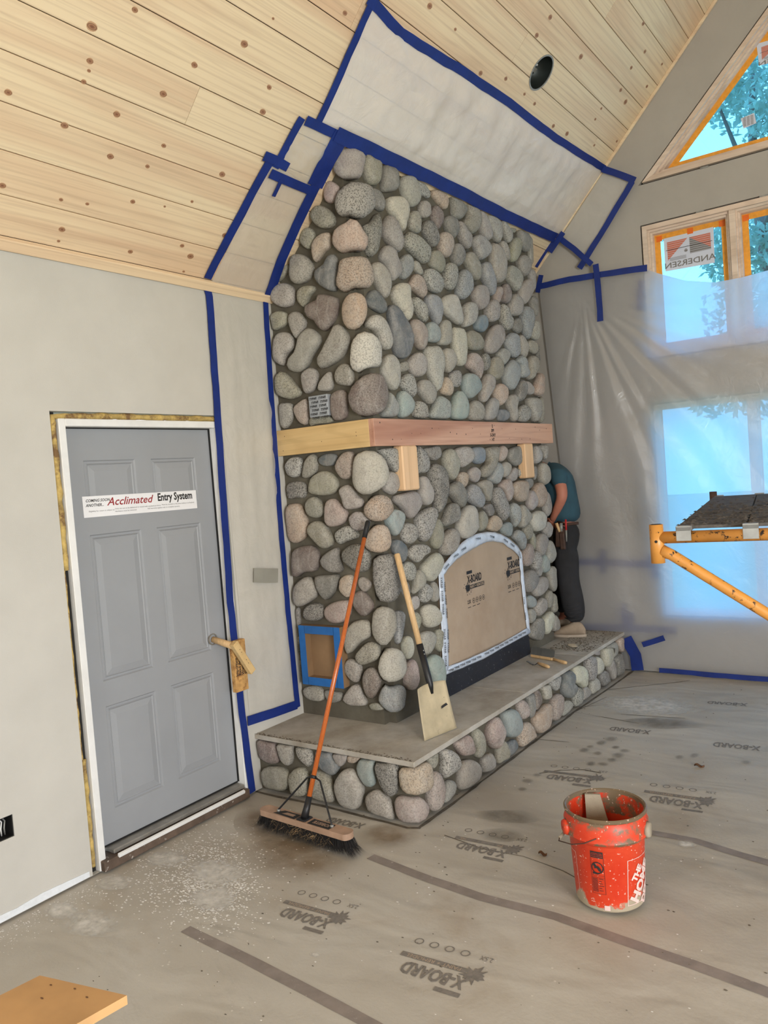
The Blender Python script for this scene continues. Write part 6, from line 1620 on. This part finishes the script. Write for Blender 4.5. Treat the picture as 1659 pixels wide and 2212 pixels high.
# ================================================================== WORKER behind the far end of the fireplace
def skin(name, nodes, edges, mat, parent, sub=2, root=0):
    me = bpy.data.meshes.new(name); me.from_pydata([Vector(p) for p, r in nodes], edges, [])
    o = bpy.data.objects.new(name, me); COL.objects.link(o)
    md = o.modifiers.new('skin', 'SKIN'); 
    for i, (p, r) in enumerate(nodes):
        sv_ = me.skin_vertices[0].data[i]; sv_.radius = (r, r) if not isinstance(r, tuple) else r; sv_.use_root = (i == root)
    md.use_smooth_shade = True; md.branch_smoothing = .6
    sb2 = o.modifiers.new('sub', 'SUBSURF'); sb2.levels = sub; sb2.render_levels = sub
    dg = bpy.context.evaluated_depsgraph_get(); m2 = bpy.data.meshes.new_from_object(o.evaluated_get(dg))
    V = [v.co.copy() for v in m2.vertices]; F = [list(p.vertices) for p in m2.polygons]; bpy.data.objects.remove(o)
    return mesh(name, V, F, mat, parent, True)
YP = 6.25
def W_(px, py, dy=0): return un(px, py, 'y', YP+dy)
wk = thing('person', (.86, YP, HT), 'worker in teal t-shirt and dark trousers bending behind the fireplace end', 'person')
hipc = W_(1223, 1146); hipL = W_(1221, 1168, -.08); hipR = W_(1225, 1165, .08)
waist = W_(1214, 1096); chest = W_(1210, 1046); upch = W_(1203, 1008); neck = W_(1180, 1006); head = neck+Vector((-.12, 0, -.03)); htop = head+Vector((-.11, 0, -.07))
shL = W_(1205, 1022, -.11); shR = W_(1203, 1018, .11); elL = W_(1216, 1072, -.15); wrL = W_(1196, 1116, -.12)
elR = shR+Vector((-.16, .02, -.26)); wrR = elR+Vector((-.24, -.03, -.02))
knL = W_(1226, 1248, -.07); anL = W_(1246, 1340, -.06); knR = W_(1212, 1250, .07); anR = Vector((anL.x-.16, YP+.07, anL.z+.005))
toeL = anL+Vector((-.15, -.02, -.05))
hdn = (wrL-elL).normalized(); hp = wrL+hdn*.07
nodes = [(hipc, (.08, .10)), (waist, (.11, .14)), (chest, (.13, .16)), (upch, (.10, .14)), (neck, .058), (head, (.085, .075)), (htop, (.07, .07)),
         (shL, .060), (elL, .050), (wrL, .032), (shR, .055), (elR, .042), (wrR, .028), (hipL, .06), (knL, .055), (anL, .040), (hipR, .06), (knR, .055), (anR, .040),
         (hp, (.034, .018)), (anL+Vector((-.05, 0, -.045)), .036), (anR+Vector((-.05, 0, -.045)), .036)]
edges = [(0, 1), (1, 2), (2, 3), (3, 4), (4, 5), (5, 6), (3, 7), (7, 8), (8, 9), (3, 10), (10, 11), (11, 12), (0, 13), (13, 14), (14, 15), (0, 16), (16, 17), (17, 18), (9, 19), (15, 20), (18, 21)]
def fingers(base_i, hpv, dirv, sidev, curl):
    for k in range(4):
        b = hpv+sidev*(.026-.0175*k)+dirv*.012; L = (.034, .040, .038, .030)[k]
        i = len(nodes); nodes.append((b, .0095)); nodes.append((b+dirv*L+curl*.008, .009)); nodes.append((b+dirv*L*1.4+curl*.034, .0075)); edges.extend([(base_i, i), (i, i+1), (i+1, i+2)])
    i = len(nodes); b = hpv+sidev*.030-dirv*.035; nodes.append((b, .011)); nodes.append((b+sidev*.022+dirv*.032+curl*.010, .009)); edges.extend([(base_i, i), (i, i+1)])
fingers(19, hp, hdn, Vector((0, 1, 0)).cross(hdn).normalized(), Vector((-.3, .95, 0)))
rh = wrR+Vector((-.07, 0, 0)); nodes.append((rh, (.034, .018))); edges.append((12, len(nodes)-1)); fingers(len(nodes)-1, rh, Vector((-1, 0, 0)), Vector((0, 0, 1)), Vector((0, -.9, -.3)))
skin('body', nodes, edges, MT['skin'], wk, 2)
# head details (hidden behind the stones from the front): face looks to -x and down
hc = head+Vector((-.05, 0, -.005))
def blob(nm, c, s, mat, seg=3):
    bm = bmesh.new(); bmesh.ops.create_icosphere(bm, subdivisions=seg, radius=1)
    for v in bm.verts: v.co = Vector((v.co.x*s[0], v.co.y*s[1], v.co.z*s[2]))+c
    return from_bm(nm, bm, mat, wk, True)
blob('hair', hc+Vector((-.005, 0, .035)), (.115, .085, .070), MT['hair'])
for sg in (-1, 1): blob('ear', hc+Vector((.0, .082*sg, -.01)), (.018, .009, .028), MT['skin'], 2); blob('eye', hc+Vector((-.095, .03*sg, -.035)), (.012, .012, .010), MT['paper'], 2)
blob('nose', hc+Vector((-.110, 0, -.06)), (.020, .013, .018), MT['skin'], 2); blob('mouth', hc+Vector((-.08, 0, -.088)), (.012, .024, .006), MT['red'], 2)
# clothes
wlow = W_(1223, 1137)
skin('tshirt', [(wlow, (.150, .158)), (waist, (.142, .155)), (chest, (.152, .165)), (upch, (.128, .155)), (neck.lerp(upch, .4), .085), (shL, .085), (elL.lerp(shL, .30), .074), (shR, .080), (shR.lerp(elR, .6), .068)],
     [(0, 1), (1, 2), (2, 3), (3, 4), (3, 5), (5, 6), (3, 7), (7, 8)], MT['shirt'], wk, 2)
skin('trousers', [(W_(1222, 1156), (.168, .160)), (W_(1222, 1112), (.146, .150)), (W_(1221, 1185, -.06), .125), (hipL.lerp(knL, .5), .118), (knL, .100), (anL.lerp(knL, .4), .105), (anL+Vector((0, 0, -.035)), .082),
     (W_(1223, 1185, .06), .120), (knR, .095), (anR.lerp(knR, .4), .085), (anR+Vector((0, 0, .02)), .075)],
     [(0, 1), (0, 2), (2, 3), (3, 4), (4, 5), (5, 6), (0, 7), (7, 8), (8, 9), (9, 10)], MT['jeans'], wk, 2)
for k in range(5):
    q = anL.lerp(knL, .08+.09*k); tube('trouser_crease', [q+Vector((-.075, -.055, .0)), q+Vector((0, -.098, -.012)), q+Vector((.08, -.055, .006))], [.004, .010, .004], MT['jeans'], wk, 6)
def shoe(heel, toe, nm='shoe'):
    d = (toe-heel); L = d.length; d.normalize(); s = HD.cross(d); V = []; F = []; n, m = 16, 12
    for i in range(n+1):
        t = i/n; w = .046*math.sin(math.pi*min(1, max(0.0, .10+.86*t)))**.45*(1 if t > .4 else .86+.3*t); hgt = (.088+.03*math.sin(min(1, t/.3)*math.pi*.5) if t < .34 else .118-.078*((t-.34)/.66)**.85); hgt *= (1-max(0, t-.86)*4.0)
        if i == 0: w *= .45; hgt *= .6
        if i == 1: w *= .85; hgt *= .88
        for j in range(m):
            a = 2*math.pi*j/m; V.append(heel+d*(L*t)+s*(w*math.cos(a))+HD*(.012+hgt*.5+hgt*.5*math.sin(a)))
    for i in range(n):
        for j in range(m): F.append([i*m+j, i*m+(j+1) % m, (i+1)*m+(j+1) % m, (i+1)*m+j])
    F += [list(range(m))[::-1], [n*m+j for j in range(m)]]
    sh = mesh(nm, V, F, MT['shoe'], wk, True)
    ol = []
    for k in range(20):
        a = 2*math.pi*k/20; ol.append(heel+d*(L*.5+L*.52*math.cos(a))+s*(.050*math.sin(a)*(1 if math.cos(a) > 0 else .85))+HD*.001)
    prism('shoe_sole', ol, (0, 0, .020), MT['sole'], sh)
    for q in (.42, .54, .66): p = heel+d*L*q+HD*(.105-.06*q); tube('shoelace', [p+s*.024, p+HD*.012, p-s*.024], .0025, MT['sole'], sh, 6)
hl = un(1268, 1366, 'z', HT); tl = un(1206, 1372, 'z', HT)
hl = Vector((anL.x+.075, YP-.07, HT)); tl = Vector((anL.x-.195, YP-.12, HT))
shoe(hl, tl); shoe(Vector((anR.x+.07, YP+.07, HT)), Vector((anR.x-.2, YP+.06, HT)))
# tool pouch on the belt with tools in it
pc = W_(1211, 1158, -.175)
obox('tool_pouch', pc+Vector((-.05, -.02, -.09)), (.085, 0, .0), (0, .035, 0), (.015, 0, .16), MT['leather'], wk, .010)
obox('tool_pouch', pc+Vector((.0, -.03, -.11)), (.045, 0, .0), (0, .03, 0), (-.004, 0, .14), MT['leather'], wk, .008)
tube('belt', [W_(1206, 1128, -.12), W_(1222, 1133, -.165), W_(1250, 1130, -.12)], .012, MT['leather'], wk, 8)
p0_, p1_ = W_(1202, 1130, -.20), W_(1209, 1149, -.20); tube('tool_handle', [p0_, p1_], [.013, .010], MT['hickory'], wk, 10)
tube('marker', [W_(1222, 1122, -.20), W_(1223, 1145, -.20)], .008, MT['red'], wk, 10); tube('pliers', [W_(1223, 1145, -.20), W_(1224, 1170, -.20)], [.008, .005], MT['galv'], wk, 8)
tube('tool_handle', [W_(1212, 1130, -.19), W_(1213, 1148, -.19)], .013, MT['galv'], wk, 10)

# ================================================================== TREES OUTSIDE
def tree(x, y, h, rad, seed, label, nl=5200):
    rnd = random.Random(seed); t = thing('tree', (x, y, -.35), label, 'tree')
    tube('trunk', [(x, y, -.35), (x+.15, y, h*.4), (x-.1, y+.1, h*.75), (x, y, h*.95)], [.20, .15, .08, .03], MT['bark'], t, 10)
    cl = []
    for k in range(7):
        a = rnd.uniform(0, 6.28); z = h*rnd.uniform(.35, .8); e = Vector((x+math.cos(a)*rad*rnd.uniform(.6, 1), y+math.sin(a)*rad*rnd.uniform(.6, 1), z+h*rnd.uniform(.05, .2)))
        tube('branch', [(x, y, z), ((x+e.x)/2, (y+e.y)/2, z+.35*(e.z-z)), e], [.06, .04, .012], MT['bark'], t, 6); cl.append((e, rad*rnd.uniform(.35, .6)))
    for k in range(9):
        cl.append((Vector((x+rnd.gauss(0, rad*.45), y+rnd.gauss(0, rad*.45), h*rnd.uniform(.3, 1.0))), rad*rnd.uniform(.3, .55)))
    V = []; F = []
    for k in range(nl):
        c, r = rnd.choice(cl); v = Vector((rnd.gauss(0, 1), rnd.gauss(0, 1), rnd.gauss(0, .8))).normalized()*r*rnd.random()**.4; p = c+v
        a = Vector((rnd.gauss(0, 1), rnd.gauss(0, 1), rnd.gauss(0, 1))).normalized(); b = a.orthogonal().normalized(); s = rnd.uniform(.05, .11); i0 = len(V)
        V += [p-a*s, p-b*s*.5, p+a*s, p+b*s*.5]; F.append([i0, i0+1, i0+2, i0+3])
    o = mesh('foliage', V, F, MT['leaf'], t, recalc=False); o['kind'] = 'stuff'
tree(1.0, 15.0, 9.0, 1.5, 1, 'bushy tree outside seen through the upper left window pane', 9000)
tree(3.0, 20.5, 14.5, 1.7, 2, 'tall tree with pale trunk seen through the triangular window', 9000)
tree(-4.6, 19.5, 11.5, 1.7, 3, 'farther tree filling the left of the upper window view', 7000)
tree(7.0, 14.0, 9.0, 1.5, 4, 'tree at the right edge of the window view', 6000)
for o in bpy.data.objects:
    if '_w' in o.keys(): del o['_w']
